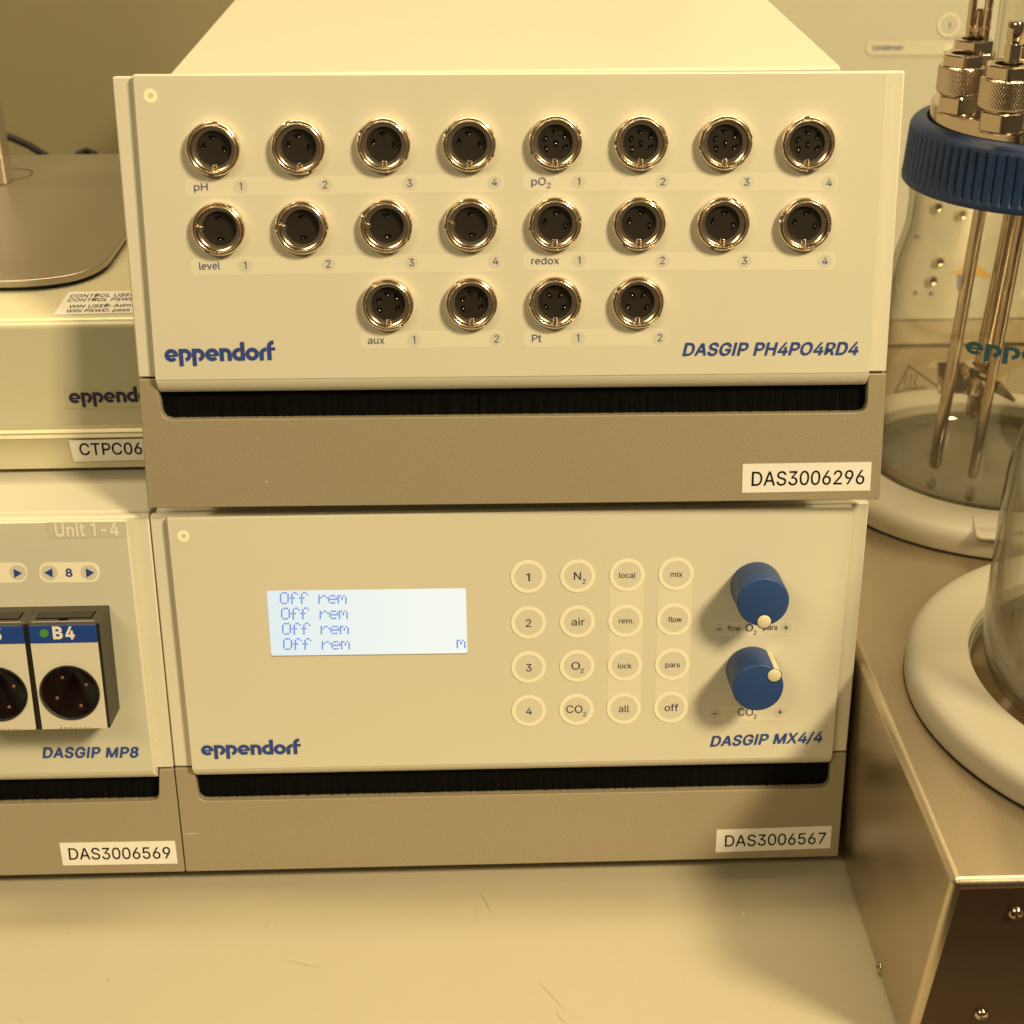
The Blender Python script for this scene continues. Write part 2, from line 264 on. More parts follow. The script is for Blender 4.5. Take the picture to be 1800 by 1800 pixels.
# ------------------------------------------------------------------ lettering
# outlines of the letters (thousandths of an em): advance, contours
GL = {"-":[453,[[337,244,337,188,114,188,114,244]]],".":[188,[[95,-4,78,-1,63,9,53,24,50,41,53,59,63,73,78,83,95,87,113,83,128,73,138,59,141,41,138,24,128,9,113,-1]]],"/":[249,[[235,533,71,-76,14,-76,178,533]]],"0":[430,[[227,-7,191,-3,158,7,130,24,105,48,85,77,69,113,60,144,53,178,49,214,48,254,49,294,53,330,60,364,69,395,85,431,106,461,130,484,159,502,191,512,227,516,262,512,295,502,323,484,348,461,368,431,384,395,393,364,400,330,404,294,405,254,404,214,400,178,393,144,384,113,368,77,348,48,323,24,295,7,263,-3],[227,50,261,56,290,74,306,92,320,116,330,144,338,176,342,213,344,254,342,295,338,332,330,365,320,393,306,416,290,435,261,453,227,460,192,453,163,435,147,416,134,393,123,365,115,332,111,295,109,254,111,213,115,176,123,144,134,116,147,92,163,74,192,56]]],"1":[380,[[236,509,236,0,172,0,172,440,169,440,70,368,70,436,176,509]]],"2":[430,[[64,0,64,47,234,229,252,248,268,266,282,282,299,305,311,327,318,348,320,371,317,397,308,419,293,436,273,449,250,457,224,460,196,457,172,447,153,433,139,413,130,390,127,362,66,362,68,391,75,418,86,442,102,464,121,482,143,496,168,507,196,513,225,516,254,513,281,507,306,497,328,482,346,465,361,445,372,423,379,398,381,372,378,345,371,318,357,290,336,259,317,235,294,209,267,180,153,60,153,57,389,57,389,0]]],"3":[430,[[218,-7,188,-5,159,1,133,10,108,22,88,38,70,57,57,79,48,104,44,132,109,132,115,107,126,87,144,71,165,59,191,52,219,50,248,53,275,61,297,74,315,93,325,116,329,145,326,172,316,196,299,217,275,234,254,241,229,246,201,248,157,248,157,299,288,448,288,452,70,452,70,509,372,509,372,461,211,278,211,289,247,290,279,286,308,276,333,262,354,244,371,222,383,198,391,173,393,145,390,116,383,90,370,66,354,45,333,27,309,12,281,2,251,-5]]],"4":[430,[[40,105,40,158,247,509,311,509,109,166,109,163,413,163,413,105],[282,0,282,121,282,146,282,318,343,318,343,0]]],"5":[430,[[221,-7,192,-5,165,1,140,11,118,25,99,41,83,60,71,82,63,105,60,130,122,130,127,108,138,89,154,73,173,60,196,52,221,50,250,53,276,64,298,82,314,104,324,131,328,162,324,193,314,221,297,244,275,262,248,273,218,277,192,275,167,268,145,258,128,246,67,253,96,509,366,509,366,452,151,452,134,301,136,301,155,315,178,325,203,331,229,334,263,330,294,321,321,306,345,285,364,260,379,231,388,199,391,163,388,132,381,102,369,76,352,52,332,32,309,15,282,3,253,-4]]],"6":[430,[[226,-7,196,-4,168,3,142,15,119,31,100,51,84,74,73,101,66,130,64,162,65,187,71,212,80,239,93,268,112,302,137,340,252,509,322,509,151,261,145,261,154,275,165,288,179,299,196,307,214,312,235,314,265,312,291,305,316,295,337,280,355,262,370,240,380,215,387,187,389,157,387,127,379,98,368,73,352,50,333,30,310,14,284,3,257,-4],[226,48,254,52,279,63,299,79,314,101,324,128,327,157,324,187,314,213,299,235,279,251,254,262,226,265,198,262,174,252,153,235,138,214,128,188,125,158,128,128,138,102,153,79,174,63,198,52]]],"7":[430,[[97,0,323,448,323,452,62,452,62,509,391,509,391,449,165,0]]],"8":[430,[[226,-7,193,-5,163,1,136,11,111,25,91,42,74,62,62,84,54,109,52,135,55,166,65,195,81,220,101,241,125,256,153,265,153,267,129,276,109,289,93,308,80,330,73,354,70,380,73,405,79,429,90,450,106,469,124,485,146,498,170,508,197,514,226,516,255,514,282,508,306,498,328,485,346,469,361,450,373,429,379,405,382,380,379,354,372,330,359,308,343,289,323,276,300,267,300,265,327,256,351,241,372,220,387,195,397,166,401,135,398,109,391,84,378,62,362,42,341,25,317,11,289,1,259,-5],[226,49,258,52,285,60,307,74,323,91,333,113,337,139,333,165,322,189,305,208,283,223,256,232,226,235,196,232,169,223,147,208,130,189,119,165,115,139,119,113,129,91,145,74,167,60,195,52],[226,290,252,292,274,300,293,313,307,330,316,351,319,376,316,399,308,420,294,437,275,449,252,457,226,460,200,457,177,449,159,437,145,420,136,399,133,376,136,351,145,330,159,313,178,300,201,292]]],"9":[430,[[226,516,256,513,285,506,310,494,333,478,352,458,368,434,380,408,387,378,389,347,387,322,382,296,373,270,359,240,340,207,315,168,200,0,130,0,301,248,307,248,299,234,287,221,273,210,257,202,238,196,218,195,188,197,161,203,137,214,116,229,98,247,83,269,72,294,66,321,64,352,66,382,73,411,85,436,101,459,120,479,143,494,168,506,196,513],[226,460,199,457,174,446,154,429,138,407,129,381,125,352,129,322,138,295,154,274,174,257,199,247,226,243,254,247,279,257,299,273,314,295,324,321,327,350,324,381,314,407,299,429,279,446,254,457]]],":":[188,[[95,-4,78,-1,63,9,53,24,50,41,53,59,63,73,78,83,95,87,113,83,128,73,138,59,141,41,138,24,128,9,113,-1],[95,271,78,274,63,284,53,299,50,316,53,334,63,349,78,359,95,362,113,359,128,349,138,334,141,316,138,299,128,284,113,274]]],"A":[480,[[16,0,201,509,276,509,463,0,395,0,287,302,280,323,272,346,264,372,255,402,244,438,232,478,245,478,233,437,222,402,213,371,204,345,197,322,191,302,85,0],[110,142,110,199,370,199,370,142]]],"B":[456,[[60,0,60,509,241,509,274,507,304,501,329,491,350,477,367,461,381,442,390,421,396,398,398,374,395,344,387,320,373,301,356,286,336,275,315,267,315,262,339,257,363,245,385,227,402,203,414,173,418,136,416,111,410,88,400,67,386,48,368,31,344,18,317,8,284,2,247,0],[125,57,245,57,281,60,309,67,330,80,349,105,355,137,352,161,342,184,327,203,306,218,279,228,248,231,125,231],[125,285,238,285,265,288,288,296,308,309,323,326,333,348,336,372,330,403,313,429,294,442,270,449,240,452,125,452]]],"C":[510,[[267,-7,225,-3,186,7,150,25,119,49,92,79,70,115,57,146,48,179,42,215,40,254,42,293,48,329,57,362,70,393,92,429,119,459,150,484,186,501,225,512,267,516,293,514,317,511,340,504,362,496,383,485,402,471,427,447,448,418,459,397,467,373,473,348,408,348,401,373,389,395,375,413,357,428,337,440,315,449,292,454,267,456,237,453,209,445,184,432,161,414,141,391,125,364,113,332,106,295,103,254,106,213,113,177,125,145,141,117,161,94,184,76,210,63,237,56,267,53,292,55,315,60,337,69,357,81,375,96,389,114,401,136,408,160,473,160,467,135,459,112,448,91,428,62,402,38,383,24,363,13,341,5,317,-2,293,-6]]],"D":[502,[[219,0,96,0,96,57,215,57,254,60,288,68,318,81,343,99,363,122,379,149,390,181,397,216,399,255,397,294,390,329,379,361,364,388,344,410,320,428,291,441,258,449,221,452,93,452,93,509,225,509,273,505,315,495,353,478,385,455,412,426,433,391,449,351,458,306,462,255,458,205,449,159,433,119,411,83,384,54,351,31,312,14,268,3],[125,509,125,0,60,0,60,509]]],"E":[419,[[60,0,60,509,372,509,372,452,125,452,125,286,355,286,355,229,125,229,125,57,375,57,375,0]]],"F":[410,[[60,0,60,509,369,509,369,452,125,452,125,278,346,278,346,221,125,221,125,0]]],"G":[520,[[269,-7,225,-3,185,7,149,25,118,49,91,79,69,116,57,146,47,179,42,215,40,254,42,293,47,329,57,362,69,393,91,429,117,459,149,484,184,501,223,512,265,516,291,514,316,510,340,504,363,494,384,483,403,469,421,453,436,436,449,416,460,395,468,373,474,349,408,349,399,372,387,393,373,411,356,427,337,439,315,448,291,454,265,456,236,453,209,445,183,432,160,414,141,392,125,364,113,332,106,295,103,254,106,213,113,177,125,145,141,117,161,95,184,76,210,63,238,56,269,53,296,55,322,61,345,71,365,85,382,102,396,123,407,147,413,173,415,202,434,199,283,199,283,256,478,256,478,200,475,160,466,124,451,91,431,62,406,38,377,19,344,5,308,-4]]],"H":[517,[[60,0,60,509,125,509,125,289,392,289,392,509,457,509,457,0,392,0,392,232,125,232,125,0]]],"I":[185,[[60,0,60,509,125,509,125,0]]],"M":[628,[[60,0,60,509,152,509,277,187,287,159,299,123,311,84,322,49,307,49,318,83,330,121,342,158,352,187,476,509,568,509,568,0,504,0,504,291,504,327,505,369,506,413,507,457,513,457,505,433,498,409,482,363,467,322,456,291,342,0,286,0,170,291,159,321,145,361,129,408,112,457,119,457,120,416,121,372,122,328,122,291,122,0]]],"N":[523,[[60,0,60,509,136,509,343,183,352,169,363,151,375,130,388,107,401,82,414,55,405,54,402,81,401,108,400,134,399,157,399,195,399,509,463,509,463,0,387,0,202,290,177,331,164,354,148,381,108,452,119,454,122,384,124,328,125,291,125,0]]],"O":[533,[[267,-7,225,-3,186,7,150,25,119,49,92,79,70,115,57,146,48,179,42,215,40,254,42,293,48,329,57,362,70,393,92,429,119,459,150,484,186,501,225,512,267,516,309,512,348,501,384,484,415,459,442,429,464,393,477,362,486,329,491,293,493,254,491,215,486,179,477,146,464,115,442,79,415,49,384,25,348,7,309,-3],[267,53,296,55,324,63,349,76,372,94,392,116,408,144,420,176,428,213,430,254,428,295,420,332,408,365,392,392,372,415,349,433,324,446,296,453,267,456,237,453,210,445,184,433,161,415,142,392,125,364,113,332,106,295,103,254,106,213,113,176,125,144,142,117,161,94,184,76,210,63,237,55]]],"P":[440,[[60,0,60,509,262,509,297,505,330,494,359,475,384,450,403,421,414,388,418,353,414,318,403,285,384,256,359,231,330,212,297,201,262,197,125,197,125,0],[125,253,262,253,286,256,309,266,328,282,343,303,353,327,356,353,353,379,343,403,328,424,309,440,286,450,262,453,125,453]]],"R":[449,[[60,0,60,509,236,509,273,506,305,500,333,489,356,473,376,455,390,433,401,408,407,381,409,352,407,323,401,296,390,271,376,250,356,232,333,217,305,206,273,200,236,198,96,198,96,255,234,255,269,258,298,267,319,281,334,300,342,324,345,352,342,380,334,405,319,425,298,440,269,449,233,452,125,452,125,0],[353,0,230,229,303,229,428,0]]],"S":[447,[[224,-9,188,-7,156,-1,128,9,102,23,81,40,64,60,51,83,42,109,38,137,104,137,110,110,123,88,142,71,166,59,194,52,224,49,257,52,286,60,311,74,329,92,341,114,346,139,342,161,332,179,316,193,296,205,272,214,245,222,184,239,145,253,112,269,86,289,67,313,56,341,52,372,54,400,62,425,75,448,92,468,113,484,138,498,165,508,195,514,227,516,259,514,289,508,316,498,340,484,360,468,377,449,390,427,398,403,401,378,337,378,326,412,302,437,280,449,254,456,225,459,194,456,167,448,145,435,129,418,118,398,115,376,119,352,131,334,148,319,169,308,191,300,212,293,264,279,287,272,312,264,336,252,359,238,379,220,395,198,405,171,408,139,406,112,399,87,386,64,370,43,349,25,323,11,294,0,261,-7]]],"T":[449,[[32,452,32,509,417,509,417,452,257,452,257,0,193,0,193,452]]],"U":[517,[[259,-8,220,-6,186,2,154,15,126,33,103,55,85,80,71,108,63,140,60,173,60,509,124,509,124,178,128,144,141,113,160,87,187,68,208,59,232,53,259,52,285,53,309,59,331,68,357,87,377,113,389,144,393,178,393,509,457,509,457,173,454,140,446,108,433,80,414,55,391,33,363,15,332,2,297,-6]]],"W":[686,[[155,0,16,509,82,509,163,196,170,171,175,145,187,94,192,67,197,40,189,40,194,67,200,94,205,120,211,145,224,196,306,509,380,509,462,196,468,171,474,145,486,94,492,67,497,40,488,40,493,67,499,94,504,120,510,145,523,196,603,509,670,509,530,0,455,0,368,323,362,345,357,368,351,391,346,417,341,445,336,475,350,475,345,446,340,420,335,395,330,371,324,347,318,323,230,0]]],"X":[474,[[10,0,196,262,24,509,102,509,236,312,368,509,446,509,276,262,464,0,386,0,236,212,88,0]]],"a":[389,[[160,-9,126,-5,94,5,68,22,48,45,35,73,30,108,34,138,43,161,58,179,78,193,100,203,125,211,152,216,178,220,234,227,252,230,265,235,273,243,276,255,276,257,273,279,267,297,256,311,240,322,220,329,196,331,171,329,149,322,132,313,118,301,107,288,100,274,41,291,57,322,79,346,104,364,133,375,163,382,194,384,215,383,239,379,263,372,286,360,306,343,322,320,330,301,335,278,337,251,337,0,277,0,277,52,272,52,264,38,252,25,236,12,215,1,190,-6],[170,45,202,49,228,59,248,74,263,93,272,115,276,138,276,190,270,186,259,182,246,179,231,176,200,171,175,168,154,164,134,159,117,150,103,139,95,124,92,105,94,87,102,72,114,61,130,52,149,47]]],"b":[424,[[229,-8,198,-5,172,4,153,17,138,31,127,46,118,59,112,59,112,0,53,0,53,509,114,509,114,319,118,319,127,331,137,346,152,360,171,373,197,381,229,384,259,382,287,374,313,361,335,342,354,320,370,293,381,261,388,227,390,189,388,151,381,116,370,84,355,57,336,34,313,16,288,3,260,-6],[220,47,253,51,279,66,301,88,316,117,323,139,327,163,328,189,327,215,323,239,316,261,301,290,280,311,253,325,220,330,188,325,161,312,140,291,125,263,118,241,114,216,113,189,114,162,118,138,125,115,140,86,162,65,188,51]]],"c":[396,[[207,-8,174,-5,144,3,117,16,93,35,72,58,56,85,44,116,37,150,34,187,37,225,44,260,56,291,72,318,93,341,117,360,144,374,174,382,207,384,234,383,260,377,284,368,305,356,324,341,340,322,353,301,362,277,303,262,298,276,290,289,281,301,270,311,257,319,242,325,226,329,207,330,173,325,145,310,124,287,108,258,102,236,98,212,96,187,98,163,102,139,108,117,124,89,145,66,173,51,207,46,226,48,243,52,258,58,271,66,282,76,292,89,299,102,304,117,363,102,354,78,341,56,325,37,306,21,285,9,261,-1,235,-6]]],"d":[424,[[195,-8,165,-6,137,3,111,16,89,34,70,57,55,84,43,116,36,151,34,189,36,227,43,261,55,293,70,320,89,342,112,361,137,374,165,382,196,384,228,381,253,373,272,360,287,346,298,331,306,319,311,319,311,509,372,509,372,0,313,0,313,59,307,59,298,46,287,31,272,17,252,4,227,-5],[205,47,236,51,263,65,284,86,299,115,306,138,310,162,312,189,310,216,306,241,300,263,284,291,263,312,237,325,205,330,172,325,145,311,124,290,108,261,102,239,98,215,96,189,98,163,102,139,109,117,124,88,145,66,172,51]]],"e":[404,[[377,168,97,168,97,165,104,135,116,107,132,83,152,65,175,53,199,47,223,49,247,58,268,73,287,94,333,58,300,26,261,4,219,-6,176,-4,134,10,97,36,67,72,46,115,35,163,34,212,44,261,65,304,94,341,131,368,172,383,215,387,257,378,297,357,330,325,356,285,372,239,377,190],[312,222,304,252,291,279,273,302,253,319,229,329,205,333,181,329,157,319,137,302,119,279,106,252,98,222]]],"f":[254,[[228,379,228,327,6,327,6,379],[81,0,81,432,84,461,96,486,113,505,135,519,161,527,187,530,207,529,222,527,234,524,243,521,227,468,215,472,206,473,195,474,171,470,154,460,145,443,142,419,142,0]]],"i":[167,[[53,0,53,379,114,379,114,0],[84,443,67,446,54,455,44,468,41,483,44,499,54,512,67,521,84,524,100,521,114,512,123,499,126,483,123,468,114,455,100,446]]],"k":[381,[[110,137,110,212,121,212,284,379,360,379,184,199,177,199],[53,0,53,509,114,509,114,0],[294,0,148,186,191,229,372,0]]],"l":[189,[[139,-2,101,3,74,20,58,47,53,84,53,509,114,509,114,99,115,77,120,62,130,54,146,52,160,53,170,54,181,3,162,-1,151,-2]]],"m":[610,[[53,0,53,379,112,379,112,295,108,295,118,323,132,346,151,363,172,376,195,384,219,386,245,383,268,375,287,361,303,342,314,320,321,295,312,295,322,321,337,343,357,361,381,375,407,383,437,386,468,383,497,372,522,354,541,328,550,307,555,283,557,255,557,0,496,0,496,254,490,289,473,313,447,326,419,330,395,328,374,320,358,307,345,290,338,270,335,247,335,0,274,0,274,260,269,288,253,311,229,326,199,330,178,328,158,320,140,307,126,289,117,266,114,238,114,0]]],"n":[410,[[114,227,114,0,53,0,53,379,112,379,112,287,102,287,116,319,132,344,152,362,175,374,200,382,227,384,264,380,295,369,321,349,341,321,350,298,355,271,357,240,357,0,296,0,296,235,293,263,286,286,273,304,246,323,210,329,184,326,161,317,141,303,126,283,117,257]]],"o":[415,[[207,-8,174,-5,144,3,117,16,93,35,72,58,56,85,44,116,37,150,34,187,37,225,44,260,56,291,72,318,93,341,117,360,144,374,174,382,207,384,241,382,271,374,299,360,323,341,343,318,359,291,371,260,379,225,381,187,379,150,371,116,359,85,343,58,323,35,299,16,271,3,241,-5],[207,46,242,51,270,66,292,89,307,117,314,139,318,163,319,187,318,212,314,236,307,258,292,287,270,310,242,325,207,330,173,325,145,310,124,287,108,258,102,236,98,212,96,187,98,163,102,139,108,117,124,89,145,66,173,51]]],"p":[424,[[53,-143,53,379,112,379,112,319,118,319,126,331,137,346,152,360,171,373,197,381,229,384,259,382,287,374,313,361,335,342,354,320,370,293,381,261,388,227,390,189,388,151,381,116,370,84,355,57,336,34,313,16,288,3,260,-6,229,-8,198,-5,173,4,153,17,138,31,127,46,118,59,114,59,114,-143],[220,47,253,51,279,66,301,88,316,117,323,139,327,163,328,189,327,215,323,239,316,261,301,290,280,311,253,325,220,330,188,325,161,312,140,291,125,263,118,241,114,216,113,189,114,162,118,138,125,115,140,86,162,65,188,51]]],"r":[259,[[53,0,53,379,112,379,112,321,115,321,130,347,152,367,181,380,213,385,229,384,243,384,243,322,230,324,219,325,207,326,182,323,159,315,140,301,126,284,117,262,114,237,114,0]]],"s":[365,[[182,-8,157,-7,133,-3,112,3,84,18,62,38,45,63,36,94,94,107,105,79,124,60,150,49,181,45,217,50,244,62,262,81,268,103,265,121,254,136,237,147,212,155,149,170,118,180,92,192,72,208,58,227,50,249,47,274,51,305,65,332,87,354,115,370,137,378,161,383,187,384,223,381,254,372,279,358,299,339,314,316,324,290,268,277,258,298,243,316,219,328,187,333,156,329,131,317,114,299,109,277,112,258,124,243,144,232,172,223,229,209,261,200,287,187,306,171,325,142,331,107,326,75,312,47,290,24,260,6,236,-2,210,-7]]],"t":[227,[[204,379,204,327,6,327,6,379],[65,471,126,471,126,98,128,76,136,61,150,53,170,50,185,51,202,54,213,2,203,-1,192,-3,180,-4,168,-4,138,-1,113,7,92,21,77,41,68,64,65,93]]],"u":[410,[[182,-5,146,-1,115,11,89,31,69,59,60,82,54,109,53,139,53,379,114,379,114,144,116,117,124,94,137,75,164,56,200,50,226,53,249,62,268,77,283,97,293,122,296,153,296,379,357,379,357,0,298,0,298,92,307,92,294,60,277,35,257,17,234,5,209,-3]]],"v":[389,[[163,0,17,379,84,379,165,155,173,132,180,110,187,87,196,53,206,21,184,21,194,53,203,87,209,110,216,132,224,155,305,379,371,379,226,0]]],"w":[567,[[138,0,23,379,87,379,133,214,140,190,147,164,154,137,161,107,168,75,175,41,165,41,172,74,179,105,186,135,192,163,199,189,206,214,252,379,316,379,362,214,368,189,375,163,382,136,388,106,395,75,402,41,391,41,399,75,406,106,413,135,420,163,427,189,434,214,480,379,545,379,429,0,368,0,319,172,305,225,297,252,291,280,277,338,291,338,277,280,263,225,255,198,248,172,199,0]]],"x":[379,[[21,0,171,218,171,171,29,379,100,379,147,306,164,279,179,253,193,229,207,206,175,206,190,229,202,253,216,279,233,306,282,379,352,379,209,169,209,214,358,0,287,0,231,85,214,112,200,136,187,159,173,182,205,182,191,159,178,136,165,112,148,85,91,0]]]," ":[188,[]],"L":[390,[[60,0,60,509,125,509,125,65,360,65,360,0]]],"V":[480,[[205,0,15,509,88,509,240,95,392,509,465,509,275,0]]]}
_cache = {}
def area2(c): return sum(c[i-1][0]*c[i][1]-c[i][0]*c[i-1][1] for i in range(len(c)))
def inside(p, c):
    r = False
    for i in range(len(c)):
        a, b = c[i-1], c[i]
        if (a[1] > p[1]) != (b[1] > p[1]) and p[0] < (b[0]-a[0])*(p[1]-a[1])/(b[1]-a[1])+a[0]: r = not r
    return r
def thin(c, d):
    if not d: return c
    out = [c[0]]
    for p in c[1:]:
        if math.hypot(p[0]-out[-1][0], p[1]-out[-1][1]) > 0.011: out.append(p)
    if math.hypot(out[-1][0]-out[0][0], out[-1][1]-out[0][1]) < 0.011: out.pop()
    return out
def fatten(c, d, sgn):
    if not d: return c
    n = len(c); out = []
    for i in range(n):
        p = Vector(c[i]); a = (p-Vector(c[i-1])).normalized(); b = (Vector(c[(i+1) % n])-p).normalized()
        na = Vector((a.y, -a.x)); nb = Vector((b.y, -b.x)); m = na+nb
        m = m/max(0.9, m.length_squared/2) if m.length > 1e-6 else na
        q = p+m*d*sgn; out.append((q.x, q.y))
    return out
def glyphs(s, bold):
    if (s, bold) in _cache: return _cache[(s, bold)]
    V = []; F = []; x = 0
    for ch in s:
        adv, cs = GL[ch]
        cs = [[(c[j]/1000, c[j+1]/1000) for j in range(0, len(c), 2)] for c in cs]
        if cs:
            big = max(cs, key=lambda c: abs(area2(c))); sg = 1 if area2(big) > 0 else -1
            outers = [c for c in cs if area2(c)*sg > 0]; holes = [c for c in cs if area2(c)*sg <= 0]
            for li, c in enumerate(outers):
                for bb in (bold, bold*0.5, 0):
                    grp = [fatten(thin(c, bb), bb, sg)]+[fatten(thin(h, bb), bb, sg) for h in holes if inside(h[0], c)]
                    tris = tessellate_polygon([[Vector((px, py, 0)) for px, py in q] for q in grp])
                    fl = [p for q in grp for p in q]
                    at = sum(abs(area2([fl[i] for i in t])) for t in tris); ap = abs(sum(area2(q) for q in grp))
                    if abs(at-ap) < 0.02*ap: break
                shifts = [(0, 0)] if bb == bold else [(0, 0), (-bold*0.9, 2), (bold*0.9, 4)]
                for dx, dl in shifts: n = len(V); V += [Pt(px+x+dx, py, li+dl) for q in grp for px, py in q]; F += [tuple(i+n for i in t) for t in tris]
        x += adv/1000+bold*1.2
    _cache[(s, bold)] = (V, F)
    return V, F
class Pt(tuple):
    def __new__(c, x, y, l):
        t = tuple.__new__(c, (x, y)); t.l = l; return t
CAPH = max(y for x, y in glyphs('H', 0)[0])
def textvf(P, s, pl, pr, cap, n, bold=0.0, shear=0.0):
    """pl, pr: photo positions of the baseline's ends; cap: capital height in photo pixels"""
    v, f = glyphs(s, bold)
    x0 = min(x for x, y in v); x1 = max(x for x, y in v)
    A = P.at(*pl, n); B = P.at(*pr, n); T = P.at(pl[0], pl[1]-cap, n)
    h = (T[1]-A[1])/CAPH; wd = B[0]-A[0]; sl = (B[1]-A[1])/wd
    tot = (x1-x0)+shear*CAPH*0.98
    k = wd/tot
    out = []
    for p in v:
        x, y = p; X = (x-x0+shear*y)*k
        out.append((A[0]+X, -n-0.00003*p.l, A[1]+y*h+sl*X))
    return out, f
def arc(cx, cy, r, a0, a1, n=22): return [(cx+r*cos(math.radians(a0+(a1-a0)*i/n)), cy+r*sin(math.radians(a0+(a1-a0)*i/n))) for i in range(n+1)]
def stroke(pts, wdt):
    v = []; f = []
    P_ = [Vector(p) for p in pts]
    for i, p in enumerate(P_):
        d = (P_[min(i+1, len(P_)-1)]-P_[max(i-1, 0)]).normalized(); s = Vector((-d.y, d.x))*wdt/2
        v += [tuple(p+s), tuple(p-s)]
    for i in range(len(P_)-1): f.append((2*i, 2*i+1, 2*i+3, 2*i+2))
    return v, f
def logo():
    W = 0.295; c = 0.5; parts = []; x = 0
    def add(pts, dx): parts.append(stroke([(px+dx, py) for px, py in pts], W))
    def quad(a, b, y0, y1, dx): parts.append(([(a+dx, y0), (b+dx, y0), (b+dx, y1), (a+dx, y1)], [(0, 1, 2, 3)]))
    for ch in 'eppendorf':
        if ch == 'e':
            add(arc(.49, c, .352, 0, 318, 34), x); quad(0.16, 0.985, 0.40, 0.545, x); adv = 1.055
        elif ch == 'p':
            quad(0.0, 0.30, -0.36, 1.0, x); add(arc(0.435, c, .352, -82, 122, 26), x); adv = 0.985
        elif ch == 'n':
            quad(0.0, 0.30, 0.0, 1.0, x); add(arc(0.43, 0.552, .30, 0, 140, 18), x); quad(0.5825, 0.8775, 0.0, 0.552, x); adv = 0.935
        elif ch == 'd':
            add(arc(.49, c, .352, 75, 300, 26), x); quad(0.62, 0.925, 0.0, 1.45, x); adv = 0.985
        elif ch == 'o':
            add(arc(.49, c, .352, 0, 360, 36), x); adv = 1.04
        elif ch == 'r':
            quad(0.0, 0.30, 0.0, 0.72, x); add(arc(0.50, 0.50, .352, 88, 168, 12), x); adv = 0.575
        elif ch == 'f':
            quad(0.0, 0.30, 0.0, 1.12, x); add(arc(0.49, 1.05, .342, 88, 172, 12), x); quad(0.30, 0.60, 0.76, 1.0, x); adv = 0.6
        x += adv
    return merge(*parts)
LOGO = logo()
def logovf(P, pl, pr, xh, n, maxx=None):
    v, f = LOGO
    x0 = min(x for x, y in v); x1 = max(x for x, y in v)
    A = P.at(*pl, n); B = P.at(*pr, n); T = P.at(pl[0], pl[1]-xh, n)
    h = T[1]-A[1]; k = (B[0]-A[0])/(x1-x0); sl = (B[1]-A[1])/(B[0]-A[0])
    out = []
    # tiny steps in depth so that overlapping strokes never share a plane
    for i, (x, y) in enumerate(v): out.append([A[0]+(x-x0)*k, -n, A[1]+y*h+sl*(x-x0)*k])
    isl = 0; seen = set()
    # islands alternate by 0.02 mm
    par = list(range(len(v)))
    def fd(a):
        while par[a] != a: par[a] = par[par[a]]; a = par[a]
        return a
    for q in f:
        for i in q[1:]: par[fd(i)] = fd(q[0])
    ids = {}
    for i in range(len(v)):
        r = fd(i); ids.setdefault(r, len(ids)); out[i][1] -= 0.00003*(ids[r] % 3)
    return [tuple(p) for p in out], f

# ------------------------------------------------------------------ a leaning instrument front
class Panel:
    def __init__(s, loc, tilt, yaw=0):
        s.M = Matrix.Translation(loc) @ Matrix.Rotation(yaw, 4, 'Z') @ Matrix.Rotation(-tilt, 4, 'X')
        s.I = s.M.inverted(); s.N = (s.M.to_3x3() @ Vector((0, -1, 0))); s.O = Vector(loc)
    def at(s, px, py, n=0):
        d = ray(px, py); P0 = s.O+s.N*n
        p = CAM+d*((P0-CAM).dot(s.N)/d.dot(s.N)); q = s.I @ p
        return (q.x, q.z)
    def loc(s, p): return tuple(s.I @ Vector(p))
TILT = 0.14224772
LOWER = Panel((-0.001438, -0.015338, 0.008), TILT)
UPPER = Panel((0, 0, 0.1846094), TILT, -0.0161)
def lerp(a, b, t): return a+(b-a)*t

